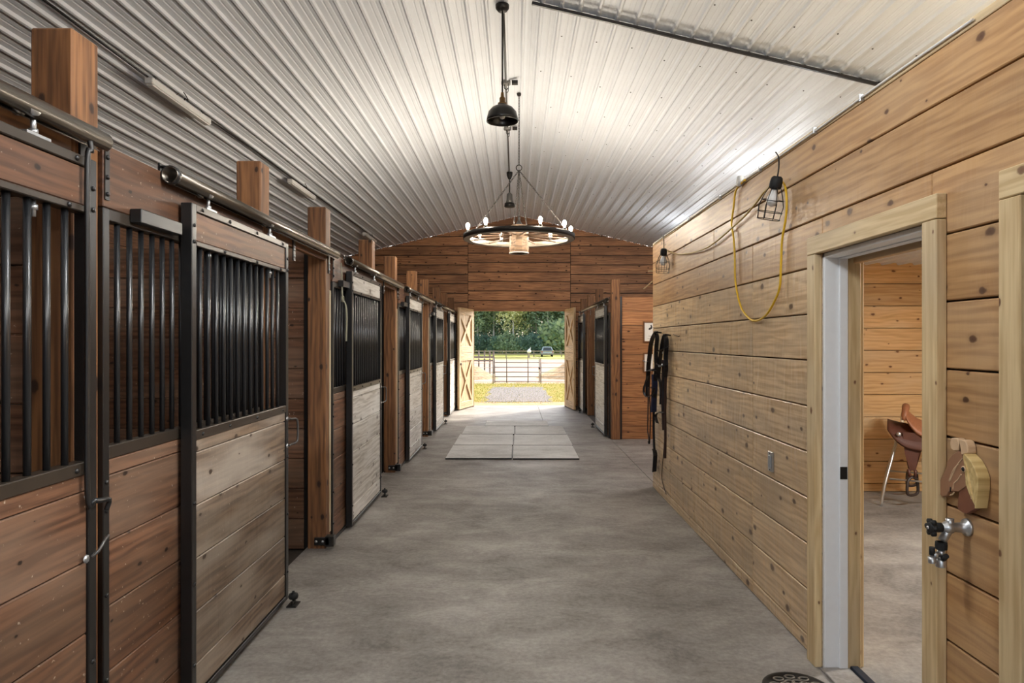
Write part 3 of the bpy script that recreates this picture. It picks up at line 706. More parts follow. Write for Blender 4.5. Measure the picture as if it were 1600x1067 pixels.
# ------------------------------------------------------------------ wagon-wheel chandelier
CX, CY, CZ = .047, 8.3, 2.85
ch = root('wheel_chandelier', 'wagon wheel chandelier with lit bulbs hung on chains above the aisle', 'chandelier', (CX, CY, CZ))
prof = [(.605, 0), (.68, 0), (.68, .06), (.605, .06), (.605, 0)]
MB().lathe(prof, (CX, CY, CZ), 64).build('wheel_rim', plain('pale_worn_rim', srgb(150, 140, 124), .6, noise=.2, nscale=12), ch)
for p in ch.children[0].data.polygons: p.use_smooth = False
MB().lathe([(.681, .004), (.688, .004), (.688, .062), (.681, .062), (.681, .004)], (CX, CY, CZ), 64).build('iron_tyre', IRON, ch)
hubz = CZ - .17
hb = MB().lathe([(.075, 0), (.115, 0), (.122, .06), (.118, .14), (.118, .26), (.112, .34), (.09, .35), (.001, .35)], (CX, CY, hubz), 10)
hb.lathe([(.075, 0), (.075, .3)], (CX, CY, hubz), 10)
h = hb.build('hub', W_WHEEL, ch)
for p in h.data.polygons: p.use_smooth = False
MB().lathe([(.119, 0), (.122, 0), (.122, .012), (.119, .012)], (CX, CY, hubz + .0), 24).build('hub_band', plain('pale_band', srgb(176, 172, 164), .5, .4), h)
MB().lathe([(.001, .46), (.012, .46), (.018, .44), (.012, .42), (.03, .38), (.06, .35), (.001, .35)], (CX, CY, hubz), 14).build('finial', IRON, ch)
for k in range(12):
    a = 2 * math.pi * (k + .3) / 12
    MB().tube([(CX + .11 * math.cos(a), CY + .11 * math.sin(a), CZ + .05), (CX + .36 * math.cos(a), CY + .36 * math.sin(a), CZ + .04), (CX + .61 * math.cos(a), CY + .61 * math.sin(a), CZ + .03)], [.009, .011, .008], 8).build('spoke', W_SPOKE, ch)
for th in (22, 56, 94, 140, 172, 201, 232, 286, 323):
    a = math.radians(th); x, y = CX + .645 * math.sin(a), CY - .645 * math.cos(a); z = CZ + .062
    s_ = MB().lathe([(.001, 0), (.022, 0), (.020, .03), (.014, .035), (.001, .035)], (x, y, z), 12).build('socket', IRON, ch)
    MB().lathe([(.001, .036), (.010, .038), (.016, .055), (.022, .080), (.020, .098), (.010, .114), (.001, .118)], (x, y, z), 14).build('bulb', BULB, s_)
LINK = None
def chain(p0, p1, parent, step=.034):
    p0, p1 = Vector(p0), Vector(p1); n = max(2, int((p1 - p0).length / step)); mb = MB(); d = (p1 - p0).normalized(); u = d.orthogonal().normalized(); w = d.cross(u)
    for i in range(n):
        c = p0 + (p1 - p0) * ((i + .5) / n); q = u if i % 2 else w
        mb.tube([c + d * (.021 * math.cos(t)) + q * (.0085 * math.sin(t)) for t in [k * math.pi / 4 for k in range(8)]], .0032, 5, closed=True)
    return mb.build('chain', IRON, parent)
RZc = 3.74
MB().tube([(CX + .035 * math.cos(t), CY, RZc + .035 * math.sin(t)) for t in [k * math.pi / 10 for k in range(20)]], .006, 8, closed=True).build('ring', IRON, ch)
for th in (-52, 62, 168, -172):
    a = math.radians(th); chain((CX, CY, RZc - .03), (CX + .645 * math.sin(a), CY - .645 * math.cos(a), CZ + .07), ch)
chain((CX, CY, RZc - .035), (CX, CY, hubz + .46), ch)
chain((CX, CY, RZc + .035), (CX, CY, roofz(CX) - .03), ch)
MB().lathe([(.001, 0), (.02, 0), (.03, .03), (.001, .03)], (CX, CY, roofz(CX) - .04), 12).build('ceiling_hook', IRON, ch)

# ------------------------------------------------------------------ pendant lamps along the ridge
def pendant(x, y, zb, lab, lit, W):
    p = root('pendant_lamp', lab, 'lamp', (x, y, roofz(x)), 'dome pendants along the ridge')
    zc = roofz(x) - .02
    MB().lathe([(.001, 0), (.062, 0), (.06, -.03), (.04, -.055), (.012, -.06), (.001, -.06)], (x, y, zc), 20).build('canopy', IRON, p)
    MB().tube([(x, y, zc - .06), (x, y, zb + .26)], .007, 8).build('rod', IRON, p)
    MB().lathe([(.012, .26), (.016, .22), (.026, .21), (.026, .17), (.04, .165), (.04, .145), (.001, .145)], (x, y, zb), 18).build('socket', BRASS, p)
    sh = MB().lathe([(.04, .15), (.05, .13), (.09, .115), (.122, .08), (.136, .03), (.140, 0), (.144, 0), (.140, .032), (.126, .084), (.094, .121), (.052, .137), (.042, .152)], (x, y, zb), 32).build('shade', plain('black_shade_%d' % len(COL.objects), srgb(30, 29, 27), .3, .3), p)
    MB().lathe([(.001, .02), (.02, .03), (.03, .055), (.028, .08), (.014, .11), (.012, .145)], (x, y, zb), 14).build('bulb', LAMPON if lit else GLASSW, p)
    if lit:
        l = bpy.data.lights.new('pendant_light', 'POINT'); l.energy = W; l.color = (1, .95, .88); l.shadow_soft_size = .1
        lo = bpy.data.objects.new('pendant_light', l); COL.objects.link(lo); place(lo, Matrix.Translation((x, y, zb - .11)), p)
pendant(-.115, 6.02, 3.567, 'black dome pendant lamp hanging from the ridge in front of the chandelier', False, 0)
def globe(x, y, lab, W=None, dz=-.56):  # unseen globe lamp, added to brighten the barn
    p = root('fill_globe', lab, 'lamp', (x, y, roofz(x)), 'added fill globes')
    zc = roofz(x) - .02
    MB().lathe([(.001, 0), (.062, 0), (.06, -.03), (.012, -.06), (.001, -.06)], (x, y, zc), 20).build('canopy', IRON, p)
    MB().tube([(x, y, zc - .06), (x, y, 3.72 + dz)], .007, 8).build('rod', IRON, p)
    MB().lathe([(.001, 3.47), (.06, 3.485), (.105, 3.53), (.12, 3.59), (.105, 3.65), (.06, 3.695), (.03, 3.71), (.001, 3.72)], (x, y, dz), 24).build('globe', LAMPON, p)
    l = bpy.data.lights.new('fill_globe_light', 'POINT'); l.energy = W or GLOBE_FILL_W; l.color = (.95, .98, 1); l.shadow_soft_size = .14
    lo = bpy.data.objects.new('fill_globe_light', l); COL.objects.link(lo); place(lo, Matrix.Translation((x, y, 3.59 + dz)), p)
    p.children[-2]['label'] = 'lit opal fill globe'
globe(-.1, 2.2, 'added round fill globe hanging above the viewer')
globe(-.1, -1.3, 'added round fill globe hanging behind the viewer')
# the smaller lamp farther back
p = root('lantern_pendant', 'small dark lantern lamp hanging from the ridge behind the chandelier', 'lamp', (-.1, 12.0, 4.6))
x, y, zc = -.1, 12.0, roofz(-.1) - .02
MB().lathe([(.001, 0), (.055, 0), (.05, -.06), (.025, -.12), (.001, -.125)], (x, y, zc), 16).build('canopy', IRON, p)
MB().tube([(x, y, zc - .12), (x, y, 4.20)], .01, 8).build('rod', IRON, p)
MB().lathe([(.02, 4.25), (.05, 4.22), (.055, 4.12), (.07, 4.06), (.001, 4.06)], (x, y, 0), 18).build('lamp_body', plain('grey_lamp_metal', srgb(110, 108, 104), .4, .5), p)
MB().lathe([(.001, 4.06), (.09, 4.06), (.095, 4.0), (.08, 3.99), (.001, 3.99)], (x, y, 0), 18).build('bottom_ring', IRON, p)
for i, (yy, zz) in enumerate(((7.82, 0), (9.5, 0))):
    j = root('junction_box', ['grey junction box with hooks on the ridge behind the dome pendant', 'grey junction box on the ridge above the chandelier chain'][i], 'junction box', (-.108, yy, roofz(-.108)), 'ridge junction boxes')
    zc = roofz(-.108) - .005
    MB().lathe([(.001, 0), (.055, 0), (.055, -.04), (.001, -.04)], (-.108, yy, zc), 14).build('box', plain('box_grey_%d' % i, srgb(120, 118, 114), .5, .4), j)
    MB().box((-.04, yy - .03, zc - .035), (.03, yy + .03, zc)).tube(smooth_path([(-.12, yy, zc - .04), (-.125, yy, zc - .08), (-.1, yy, zc - .1), (-.085, yy, zc - .08)], 4), .005, 6).tube(smooth_path([(-.08, yy - .03, zc - .04), (-.08, yy - .04, zc - .13), (-.1, yy - .04, zc - .15)], 4), .004, 6).build('hook', IRON, j)
cab = root('ridge_conduit', 'thin grey conduit running along the ceiling ridge between the lamps', 'conduit', (-.108, 9, roofz(-.1)))
MB().tube([(-.108, 6.1, roofz(-.108) - .028), (-.108, 7.8, roofz(-.108) - .028), (-.108, 9.5, roofz(-.108) - .028), (-.105, 12.0, roofz(-.108) - .028)], .011, 8).build('tube', plain('conduit_grey', srgb(96, 95, 93), .4, .5), cab)

# ------------------------------------------------------------------ strip lights (unlit ones in view, lit ones added over the tack room as unseen fill)
def strip(x, y, lab, lit, W=0, grp='ceiling strip lights'):
    z = roofz(x)
    s = root('strip_light', lab, 'light fixture', (x, y, z), grp)
    zb = z - .10
    boxw('housing', (x - .035, y, zb), (x + .035, y + 1.12, zb + .055), FIXT, s, 'y', .006)
    boxw('diffuser', (x - .028, y + .02, zb - .014), (x + .028, y + 1.10, zb - .001), LAMPON if lit else FIXT, s, 'y', .005)
    for yy in (y + .1, y + .98):
        MB().tube(smooth_path([(x, yy, zb + .055), (x + .012, yy, zb + .075), (x - .008, yy, zb + .1), (x, yy, zb + .16)], 4), .004, 6).build('hanger', IRON, s)
    MB().tube(smooth_path([(x + .01, y + .45, zb + .06), (x + .05, y + .5, zb + .11), (x + .06, y + .58, zb + .06), (x + .01, y + .62, zb + .09), (x - .02, y + .66, zb + .06)], 5), .004, 6).build('wiring', RUBB, s)
    if lit:
        l = bpy.data.lights.new('strip_fill_light', 'AREA'); l.shape = 'RECTANGLE'; l.size = .12; l.size_y = 1.1; l.energy = W; l.color = (.95, .98, 1); l.spread = math.pi
        lo = bpy.data.objects.new('strip_fill_light', l); COL.objects.link(lo); place(lo, Matrix.Translation((x, y + .56, zb - .03)), s)
strip(-3.15, 5.77, 'white strip light under the left ceiling slope, nearest in view', False)
strip(-3.15, 9.39, 'white strip light under the left ceiling slope, middle of the three in view', False)
strip(-3.15, 14.0, 'white strip light under the left ceiling slope, close to the far gable', False)
cb2 = root('light_cable', 'thin dark cable linking the strip lights along the left ceiling slope', 'cable', (-3.14, 9, roofz(-3.14)))
MB().tube([(-3.16, 3.0, roofz(-3.16) - .01), (-3.16, 6.0, roofz(-3.16) - .045), (-3.13, 8.0, roofz(-3.13) - .03), (-3.13, 9.5, roofz(-3.13) - .035), (-3.13, 12, roofz(-3.13) - .03), (-3.13, 14.2, roofz(-3.13) - .03)], .009, 6).build('cable', IRON, cb2)
strip(3.3, 1.9, 'added fill strip light above the tack room roof', True, STRIP_FILL_W)
strip(3.3, -1.6, 'added fill strip light above the tack room roof behind the viewer', True, STRIP_FILL_W)
globe(3.4, 8.9, 'added round fill globe hanging in the wash bay', BAY_FILL_W, -.42)  # this globe and the next hang out of view, added to lift the ceiling
globe(3.4, 13.0, 'added round fill globe hanging over the right stalls', BAY_FILL_W, -.42)

# ------------------------------------------------------------------ things on the tack room wall
def wallpt(px, py, x):
    """point on the plane X = x seen at a pixel of the photograph"""
    Y = F * x / (px - PX0); return Vector((x, Y, CAMZ - (py - PY0) * Y / F))
# carved horse head
HX = XT - .002
def hp(pts, x=HX): return [wallpt(1430 + a / 4.447, 660 + b / 4.447, x) for a, b in pts]
hr = root('horse_head_plaque', 'carved wooden horse head with pale mane hung above the tap', 'wall decor', wallpt(1512, 745, HX))
head = [(345, 195), (300, 225), (270, 262), (255, 320), (225, 380), (207, 420), (208, 465), (215, 500), (235, 518), (262, 508), (275, 480), (320, 478), (345, 482), (385, 455), (405, 440), (420, 360), (402, 270), (378, 240), (372, 215)]
MB().prism(hp(head), (-.022, 0, 0)).build('head', HORSEB, hr, .002)
neck = [(345, 482), (338, 520), (335, 600), (362, 622), (395, 635), (432, 615), (468, 600), (440, 540), (415, 480), (400, 442)]
MB().prism(hp(neck), (-.020, 0, 0)).build('neck', plain('horse_neck_wood', srgb(122, 76, 54), .5, noise=.12), hr, .002)
MB().prism(hp([(300, 108), (292, 140), (298, 180), (318, 200), (350, 195), (358, 150), (350, 110), (325, 106)]), (-.026, 0, 0)).build('ear', HORSEP, hr, .003)
MB().prism(hp([(362, 120), (372, 160), (380, 225), (405, 222), (428, 215), (425, 165), (412, 128), (388, 118)]), (-.03, 0, 0)).build('ear', HORSEP, hr, .003)
# mane of five strips, the outermost thickest
edge_in = [(380, 235), (388, 290), (395, 360), (400, 430), (425, 500), (470, 590)]
edge_out = [(425, 215), (470, 260), (505, 320), (528, 385), (525, 470), (505, 598)]
lerp = lambda a, b, t: (a[0] + (b[0] - a[0]) * t, a[1] + (b[1] - a[1]) * t)
for k in range(5):
    t0, t1 = k / 5, (k + 1) / 5 - .035
    poly = [lerp(a, b, t0) for a, b in zip(edge_in, edge_out)] + [lerp(a, b, t1) for a, b in zip(edge_in, edge_out)][::-1]
    MB().prism(hp(poly), (-(.024 + .004 * k), 0, 0)).build('mane_strip', HORSEY, hr, .0015)
e = wallpt(1430 + 340 / 4.447, 660 + 325 / 4.447, HX - .022)
MB().lathe([(.011, 0), (.011, -.003), (.008, -.004)], e, 16, 'x').build('eye_ring', HORSEP, hr)
MB().lathe([(.0085, -.001), (.006, -.006), (.0005, -.008)], e, 14, 'x').build('eye', RUBB, hr)
for pl in ([(330, 250), (290, 300), (262, 360), (240, 410)], [(320, 360), (295, 400), (270, 425), (262, 465)], [(300, 290), (265, 330), (235, 405)], [(245, 505), (262, 498), (270, 485)], [(390, 530), (395, 505), (415, 490)]):
    MB().tube(smooth_path(hp(pl, HX - .0225), 4), .0022, 6).build('inlay_line', HORSEP, hr)
MB().tube(hp([(248, 450), (245, 480)], HX - .022), .003, 6).build('nostril', RUBB, hr)
# tap
fp = root('hose_tap', 'silver hose tap with black handle on the planks below the horse head', 'tap', wallpt(1508, 826, XT))
w0 = wallpt(1512, 824, XT); FY, FZ = w0.y, w0.z
mb = MB().lathe([(.001, .0), (.030, 0), (.028, -.008), (.017, -.012), (.015, -.05), (.020, -.055), (.020, -.075), (.014, -.08), (.014, -.095), (.001, -.095)], (XT, FY, FZ), 18, 'x')
mb.tube([(XT - .06, FY, FZ), (XT - .06, FY + .0, FZ + .030)], .013, 12).tube([(XT - .06, FY, FZ), (XT - .085, FY, FZ - .045)], .014, 12)
mb.build('body', GALV, fp)
MB().lathe([(.012, -.085), (.016, -.088), (.016, -.112), (.010, -.114)], (XT, FY, FZ), 16, 'x').build('stem', RUBB, fp)
hm = MB().lathe([(.001, -.112), (.018, -.112), (.020, -.125), (.012, -.132), (.001, -.132)], (XT, FY, FZ), 16, 'x')
for k in range(6):
    a = k * math.pi / 3; hm.lathe([(.001, -.113), (.009, -.114), (.009, -.126), (.001, -.127)], (XT, FY + .021 * math.cos(a), FZ + .021 * math.sin(a)), 10, 'x')
hw = hm.build('handle', RUBB, fp)
MB().lathe([(.006, -.133), (.005, -.136), (.001, -.136)], (XT, FY, FZ), 10, 'x').build('screw', GALV, hw)
MB().lathe([(.018, 0), (.019, .012), (.018, .024), (.012, .024)], (XT - .088, FY, FZ - .072), 16).build('collar', RUBB, fp)
MB().tube([(XT - .088, FY, FZ - .072), (XT - .09, FY, FZ - .105)], .012, 12).lathe([(.016, -.13), (.017, -.11), (.013, -.105), (.001, -.105)], (XT - .09, FY, FZ), 14).tube([(XT - .09, FY, FZ - .09), (XT - .125, FY - .01, FZ - .088)], .010, 10).lathe([(.011, -.115), (.013, -.095), (.001, -.095)], (XT - .125, FY - .01, FZ), 12).build('splitter', GALV, fp)
MB().lathe([(.001, -.131), (.0145, -.131), (.0145, -.127)], (XT - .09, FY, FZ), 14).build('outlet', plain('blue_washer', srgb(120, 176, 196), .5), fp)
MB().tube([(XT - .125, FY - .01, FZ - .088), (XT - .125, FY - .01, FZ - .062)], .009, 8).tube([(XT - .09, FY - .014, FZ - .1), (XT - .09, FY - .03, FZ - .085)], .009, 8).build('valve_knob', RUBB, fp)
# switch box
sw = root('switch_plate', 'metal switch box on the pine planks left of the doorway', 'switch', wallpt(1206, 721, XT))
c = wallpt(1206, 721, XT)
boxw('plate', (XT - .012, c.y - .035, c.z - .058), (XT, c.y + .035, c.z + .058), GALV, sw, 'z', .003)
boxw('rocker', (XT - .017, c.y - .016, c.z - .034), (XT - .0115, c.y + .016, c.z + .034), plain('grey_rocker', srgb(150, 152, 154), .5), sw, 'z', .002)
MB().lathe([(.004, 0), (.003, -.002), (.0005, -.002)], (XT - .012, c.y, c.z + .048), 8, 'x').lathe([(.004, 0), (.003, -.002), (.0005, -.002)], (XT - .012, c.y, c.z - .048), 8, 'x').build('screws', IRON, sw)
# conduit on top of the wall
cd = root('wall_top_cable', 'thin grey cable clipped along the top of the tack room wall', 'cable', (XT - .01, 5, 2.66))
MB().tube([(XT - .008, y, 2.652 + .004 * math.sin(y * 3)) for y in [2.2 + .3 * k for k in range(18)]], .005, 8).build('cable', plain('grey_cable', srgb(214, 212, 208), .5), cd)
for y in (2.9, 3.35, 4.1, 4.9, 5.8): boxw('clip', (XT - .02, y, 2.635), (XT - .001, y + .012, 2.668), GALV, cd, 'y', .002)
MB().lathe([(.001, 0), (.035, 0), (.035, -.03), (.001, -.03)], (XT - .002, 4.45, 2.66), 14, 'x').build('junction', plain('white_junction', srgb(205, 203, 198), .5), cd)
# caged work lamps
def cage_lamp(M, lab, k):
    r = root('caged_work_lamp', lab, 'work lamp', M, 'caged work lamps')
    def put(mb, n, m, par=r): o = mb.build(n, m, None); place(o, M @ WM[o], par); return o
    put(MB().lathe([(.001, .03), (.02, .03), (.03, .02), (.034, 0), (.034, -.025), (.026, -.04), (.001, -.04)], (0, 0, 0), 14), 'socket', RUBB)
    put(MB().lathe([(.014, -.035), (.016, -.05), (.03, -.085), (.032, -.105), (.022, -.128), (.001, -.136)], (0, 0, 0), 16), 'bulb', GLASSW)
    cg = MB()
    for i in range(8):
        a = i * math.pi / 4; c_, s_ = math.cos(a), math.sin(a)
        cg.tube([(.028 * c_, .028 * s_, -.02), (.052 * c_, .052 * s_, -.075), (.07 * c_, .07 * s_, -.13), (.062 * c_, .062 * s_, -.205)], .0022, 5)
    for rr, z in ((.0615, -.10), (.066, -.165), (.062, -.205)):
        cg.tube([(rr * math.cos(t), rr * math.sin(t), z) for t in [j * math.pi / 10 for j in range(20)]], .0022, 5, closed=True)
    put(cg, 'cage', IRON)
    put(MB().tube(smooth_path([(0, 0, .025), (0, .004, .06), (0, .02, .10), (0, .05, .135), (0, .10, .155)], 5), .004, 6), 'hook', IRON)
p1 = wallpt(1213, 284, XT - .07)
cage_lamp(Matrix.Translation(p1) @ Matrix.Rotation(math.radians(17), 4, 'X') @ Matrix.Rotation(math.radians(6), 4, 'Y'), 'black caged work lamp with white bulb hooked at the wall top, nearer one', 1)
p2 = wallpt(1037, 393, XT - .07)
cage_lamp(Matrix.Translation(p2) @ Matrix.Rotation(math.radians(14), 4, 'X'), 'black caged work lamp hooked at the far corner of the tack room wall', 2)
yc = root('yellow_cord', 'yellow extension cord looped on the wall between the caged lamps', 'cord', wallpt(1180, 400, XT))
a1 = [(1219, 282), (1226, 290), (1229, 310), (1228, 340), (1222, 375), (1220, 420), (1218, 450), (1208, 475), (1196, 493), (1182, 501), (1170, 497), (1157, 478), (1149, 440), (1148, 400), (1146, 370), (1143, 350), (1146, 325), (1149, 300), (1157, 288), (1164, 281)]
MB().tube(smooth_path([wallpt(a, b, XT - .018) for a, b in a1], 5), .0068, 8).build('loop', YEL, yc)
a2 = [(1208, 288), (1194, 300), (1182, 316), (1165, 336), (1148, 352), (1130, 368), (1108, 385), (1085, 394), (1062, 397), (1048, 394), (1038, 390)]
MB().tube(smooth_path([wallpt(a, b, XT - .022) for a, b in a2], 5), .0060, 8).build('run', plain('aged_yellow_cord', srgb(176, 146, 72), .5), yc)
# small sticks at the wall corner
sx = root('corner_pegs', 'pale wooden sticks poking out of the tack room wall corner', 'pegs', (XT - .02, YT + .01, 2.3))
boxw('stick', (XT - .05, YT + .005, 2.362), (XT + .02, YT + .02, 2.375), W_CASE, sx, 'x')
beam('stick', (XT - .10, YT + .012, 2.17), (XT - .0, YT + .012, 2.26), .012, .012, W_CASE, sx)
# halters and lead ropes
def strap_path(pts, x, wd, name, mat, par, th=.010):
    P = [wallpt(a, b, x) for a, b in pts]; P = smooth_path(P, 5); v = []; f = []
    for i, p in enumerate(P):
        t = (P[min(i + 1, len(P) - 1)] - P[max(i - 1, 0)]).normalized(); s = Vector((1, 0, 0)).cross(t).normalized() * wd / 2; n = Vector((th, 0, 0))
        s = s * .5 + Vector((wd * .62, 0, 0)) * (1 if s.y > 0 else -1)
        v += [p - s, p + s, p + s - n, p - s - n]
        if i: b = 4 * i; f += [(b - 4 + k, b - 4 + (k + 1) % 4, b + (k + 1) % 4, b + k) for k in range(4)]
    f += [(3, 2, 1, 0), tuple(len(v) - 4 + k for k in range(4))]
    return MB().add(v, f, False).build(name, mat, par)
b1 = root('halter', 'black and navy horse halter hanging at the corner of the tack room wall', 'halter', wallpt(1027, 525, XT - .05))
q = lambda L, ox=1005, oy=500, k=8.9: [(ox + a / k, oy + b / k) for a, b in L]
strap_path(q([(180, 165), (140, 240), (110, 360), (95, 500), (80, 640), (75, 780), (70, 900), (65, 1060)]), XT - .06, .034, 'strap', STRAP, b1)
strap_path(q([(180, 165), (200, 240), (190, 380), (185, 520), (190, 650), (180, 780), (170, 900), (170, 1060), (150, 1200)]), XT - .045, .030, 'strap', STRAP, b1)
strap_path([(1023.5, 585), (1024, 605), (1023, 625), (1022.5, 644)], XT - .05, .040, 'cheek_pad', STRAPN, b1, .016)
strap_path(q([(80, 700), (130, 690), (185, 700)]), XT - .062, .05, 'noseband', STRAP, b1, .016)
strap_path(q([(75, 770), (40, 870), (15, 960), (25, 1040), (70, 1065), (120, 1050), (150, 990), (155, 940)]), XT - .085, .014, 'loop', STRAP, b1)
strap_path(q([(5, 560), (35, 580), (80, 575)]), XT - .09, .014, 'buckle_end', STRAP, b1)
strap_path([(1022.3, 640), (1022, 665), (1022.6, 690), (1023, 700), (1024, 715), (1022.5, 737)], XT - .03, .014, 'rope', STRAP, b1)
strap_path([(1023, 702), (1024.5, 712), (1023, 737)], XT - .032, .032, 'tassel', STRAP, b1)
MB().lathe([(.012, 0), (.014, -.004), (.010, -.006)], wallpt(1022, 538, XT - .06), 10, 'x').lathe([(.010, 0), (.011, -.004), (.008, -.006)], wallpt(1026, 586, XT - .06), 10, 'x').build('rings', GALV, b1)
MB().tube([(XT - .001, wallpt(1026, 520, XT - .05).y, wallpt(1026, 520, XT - .05).z), (XT - .07, wallpt(1026, 520, XT - .05).y, wallpt(1026, 520, XT - .05).z + .01)], .008, 8).build('peg', IRON, b1)
b2 = root('bridle', 'black bridle with brown reins hanging beside the halter', 'bridle', wallpt(1040, 525, XT - .05))
strap_path(q([(310, 200), (285, 280), (265, 400), (240, 540), (225, 680), (215, 800), (250, 860), (262, 960), (265, 1060), (262, 1170)]), XT - .045, .030, 'strap', STRAP, b2)
strap_path(q([(310, 200), (330, 260), (330, 380), (320, 520), (325, 660), (310, 800), (300, 960), (305, 1100), (300, 1250)]), XT - .035, .030, 'strap', STRAP, b2)
strap_path([(1036.5, 562), (1037, 590), (1036, 620), (1036.5, 645), (1037.5, 672)], XT - .045, .016, 'rein', STRAPB, b2)
strap_path([(1041, 590), (1040, 630), (1040.5, 680), (1040, 716)], XT - .035, .014, 'rein', STRAPB, b2)
strap_path([(1037, 645), (1030, 644), (1025, 650), (1028, 661)], XT - .06, .02, 'curl', STRAP, b2)
strap_path(q([(240, 430), (290, 400), (330, 380)]), XT - .05, .05, 'browband', STRAP, b2, .016)
strap_path(q([(220, 620), (270, 640), (330, 620)]), XT - .05, .04, 'noseband', STRAP, b2, .016)
MB().tube(smooth_path([wallpt(a, b, XT - .012) for a, b in ((1038, 640), (1038, 690), (1035, 728), (1034, 745), (1037, 760), (1041, 772))], 5), .004, 6).build('cord', STRAPB, b2)
MB().lathe([(.012, 0), (.014, -.004), (.006, -.008)], wallpt(1036, 551, XT - .06), 10, 'x').lathe([(.012, 0), (.014, -.004), (.006, -.008)], wallpt(1035, 570, XT - .06), 10, 'x').build('buckles', GALV, b2)
MB().tube([(XT, wallpt(1040, 524, XT - .05).y, wallpt(1040, 524, XT - .05).z), (XT - .06, wallpt(1040, 524, XT - .05).y, wallpt(1040, 524, XT - .05).z + .01)], .008, 8).build('peg', IRON, b2)
b3 = root('lead_rope', 'dark brown lead ropes hanging to the floor at the far side of the halter', 'lead rope', (XT - .09, 7.22, 1.0))
MB().tube(smooth_path([wallpt(a, b, XT - .085) for a, b in ((1013, 605), (1012.5, 640), (1012, 672), (1013, 680), (1014, 692))], 5), .007, 6).tube(smooth_path([wallpt(a, b, XT - .07) for a, b in ((1014, 610), (1016, 640), (1016, 665), (1015, 690))], 5), .007, 6).build('rope', STRAPB, b3)
MB().lathe([(.001, 0), (.012, .01), (.014, .03), (.001, .045)], wallpt(1014, 694, XT - .085), 8).build('snap', IRON, b3)
nl = root('bent_nail', 'small bent nail in the pine planks right of the bridle', 'nail', wallpt(1055, 524, XT))
MB().tube([wallpt(1052, 522.5, XT - .012), wallpt(1060, 525.5, XT - .012), wallpt(1063, 524.5, XT + .004)], .0035, 6).build('nail', IRON, nl)
# framed prints on the wash bay partition
for i, (ya, yb) in enumerate(((502, 535), (551, 582))):
    Y = 10.97; z1 = CAMZ - (ya - PY0) * Y / F; z0 = CAMZ - (yb - PY0) * Y / F; x0 = (1005 - PX0) * Y / F; x1 = x0 + .26
    fr = root('framed_print', 'small %s framed print on the wash bay partition' % ('upper' if i == 0 else 'lower'), 'picture', ((x0 + x1) / 2, Y, z0), 'framed prints')
    boxw('print', (x0 + .02, Y + .008, z0 + .02), (x1 - .02, Y + .012, z1 - .02), PAPER, fr, 'x', 0)
    for (a, b, c_, d_, ax) in ((x0, x0 + .022, z0, z1, 'z'), (x1 - .022, x1, z0, z1, 'z'), (x0 + .022, x1 - .022, z0, z0 + .022, 'x'), (x0 + .022, x1 - .022, z1 - .022, z1, 'x')):
        boxw('frame_side', (a, Y - .005, c_), (b, Y + .019, d_), W_POST, fr, ax)
    cx, cz = x0 + .12, z1 - .10
    if i == 0:
        MB().prism([(cx - .035, Y + .007, cz - .03), (cx - .01, Y + .007, cz - .04), (cx + .025, Y + .007, cz - .02), (cx + .03, Y + .007, cz + .01), (cx + .015, Y + .007, cz + .045), (cx, Y + .007, cz + .035), (cx + .005, Y + .007, cz + .005), (cx - .02, Y + .007, cz - .005)], (0, .002, 0)).build('motif', INK, fr)
        MB().box((x0 + .07, Y + .007, z0 + .06), (x1 - .09, Y + .009, z0 + .066)).box((x0 + .09, Y + .007, z0 + .10), (x1 - .12, Y + .009, z0 + .108)).build('caption_marks', plain('faint_ink', srgb(170, 160, 150), .8), fr)

# ------------------------------------------------------------------ saddle on its stand in the tack room
SXc, SYc = 4.06, 6.60; SDX = -.05
sd_ = root('saddle', 'brown western saddle seen through the tack room doorway', 'saddle', (SXc, SYc, .6))
def saddle_sheet(x0, x1, half, drop, z, th, name, mat, dip=0, rise0=0, rise1=0, rnd=.8):
    nu, nv = 22, 20; v = []; f = []
    for lay in (0, 1):
        for i in range(nu + 1):
            u = i / nu; x = x0 + (x1 - x0) * u
            e = (1 - abs(2 * u - 1) ** 4 * (1 - rnd)) if True else 1
            for j in range(nv + 1):
                t = -1 + 2 * j / nv; a = t * half * e
                yy = .20 * math.sin(a * 1.15); zz = z - .30 * (1 - math.cos(a * 1.0)) * drop - dip * math.sin(math.pi * u) + rise0 * (1 - u) ** 4 + rise1 * u ** 4 - lay * th
                v.append((x, SYc + yy * (1 + .25 * abs(t)), zz))
    n = (nu + 1) * (nv + 1); w = nv + 1
    for i in range(nu):
        for j in range(nv):
            a = i * w + j; f += [(a, a + 1, a + w + 1, a + w), (n + a, n + a + w, n + a + w + 1, n + a + 1)]
    for i in range(nu): 
        for j in (0, nv): a = i * w + j; f.append((a, a + w, n + a + w, n + a))
    for j in range(nv):
        for i in (0, nu): a = i * w + j; f.append((a, a + 1, n + a + 1, n + a))
    return MB().add(v, f, True).build(name, mat, sd_)
saddle_sheet(3.75, 4.40, 1.25, 1.0, .80, .02, 'skirt', LEATH, .03, .02, .03, .55)
saddle_sheet(3.77, 4.38, 1.15, 1.0, .785, .02, 'fleece_lining', FLEECE, .03, .02, .03, .5)
saddle_sheet(3.90, 4.30, .95, .9, .86, .03, 'seat', LEATHL, .06, .09, .05, .7)
mb = MB()
v = []; 
for k in range(9):
    a = math.pi * (k / 8); v.append((3.89 + .02 * math.sin(a), SYc + .17 * math.cos(a), .83 + .12 * math.sin(a)))
mb.tube(v, [.02, .026, .03, .034, .036, .034, .03, .026, .02], 10).build('cantle', LEATHL, sd_)
MB().tube([(p[0] - .015, p[1], p[2] - .02) for p in v], .016, 8).build('cantle_binding', FLEECE, sd_)
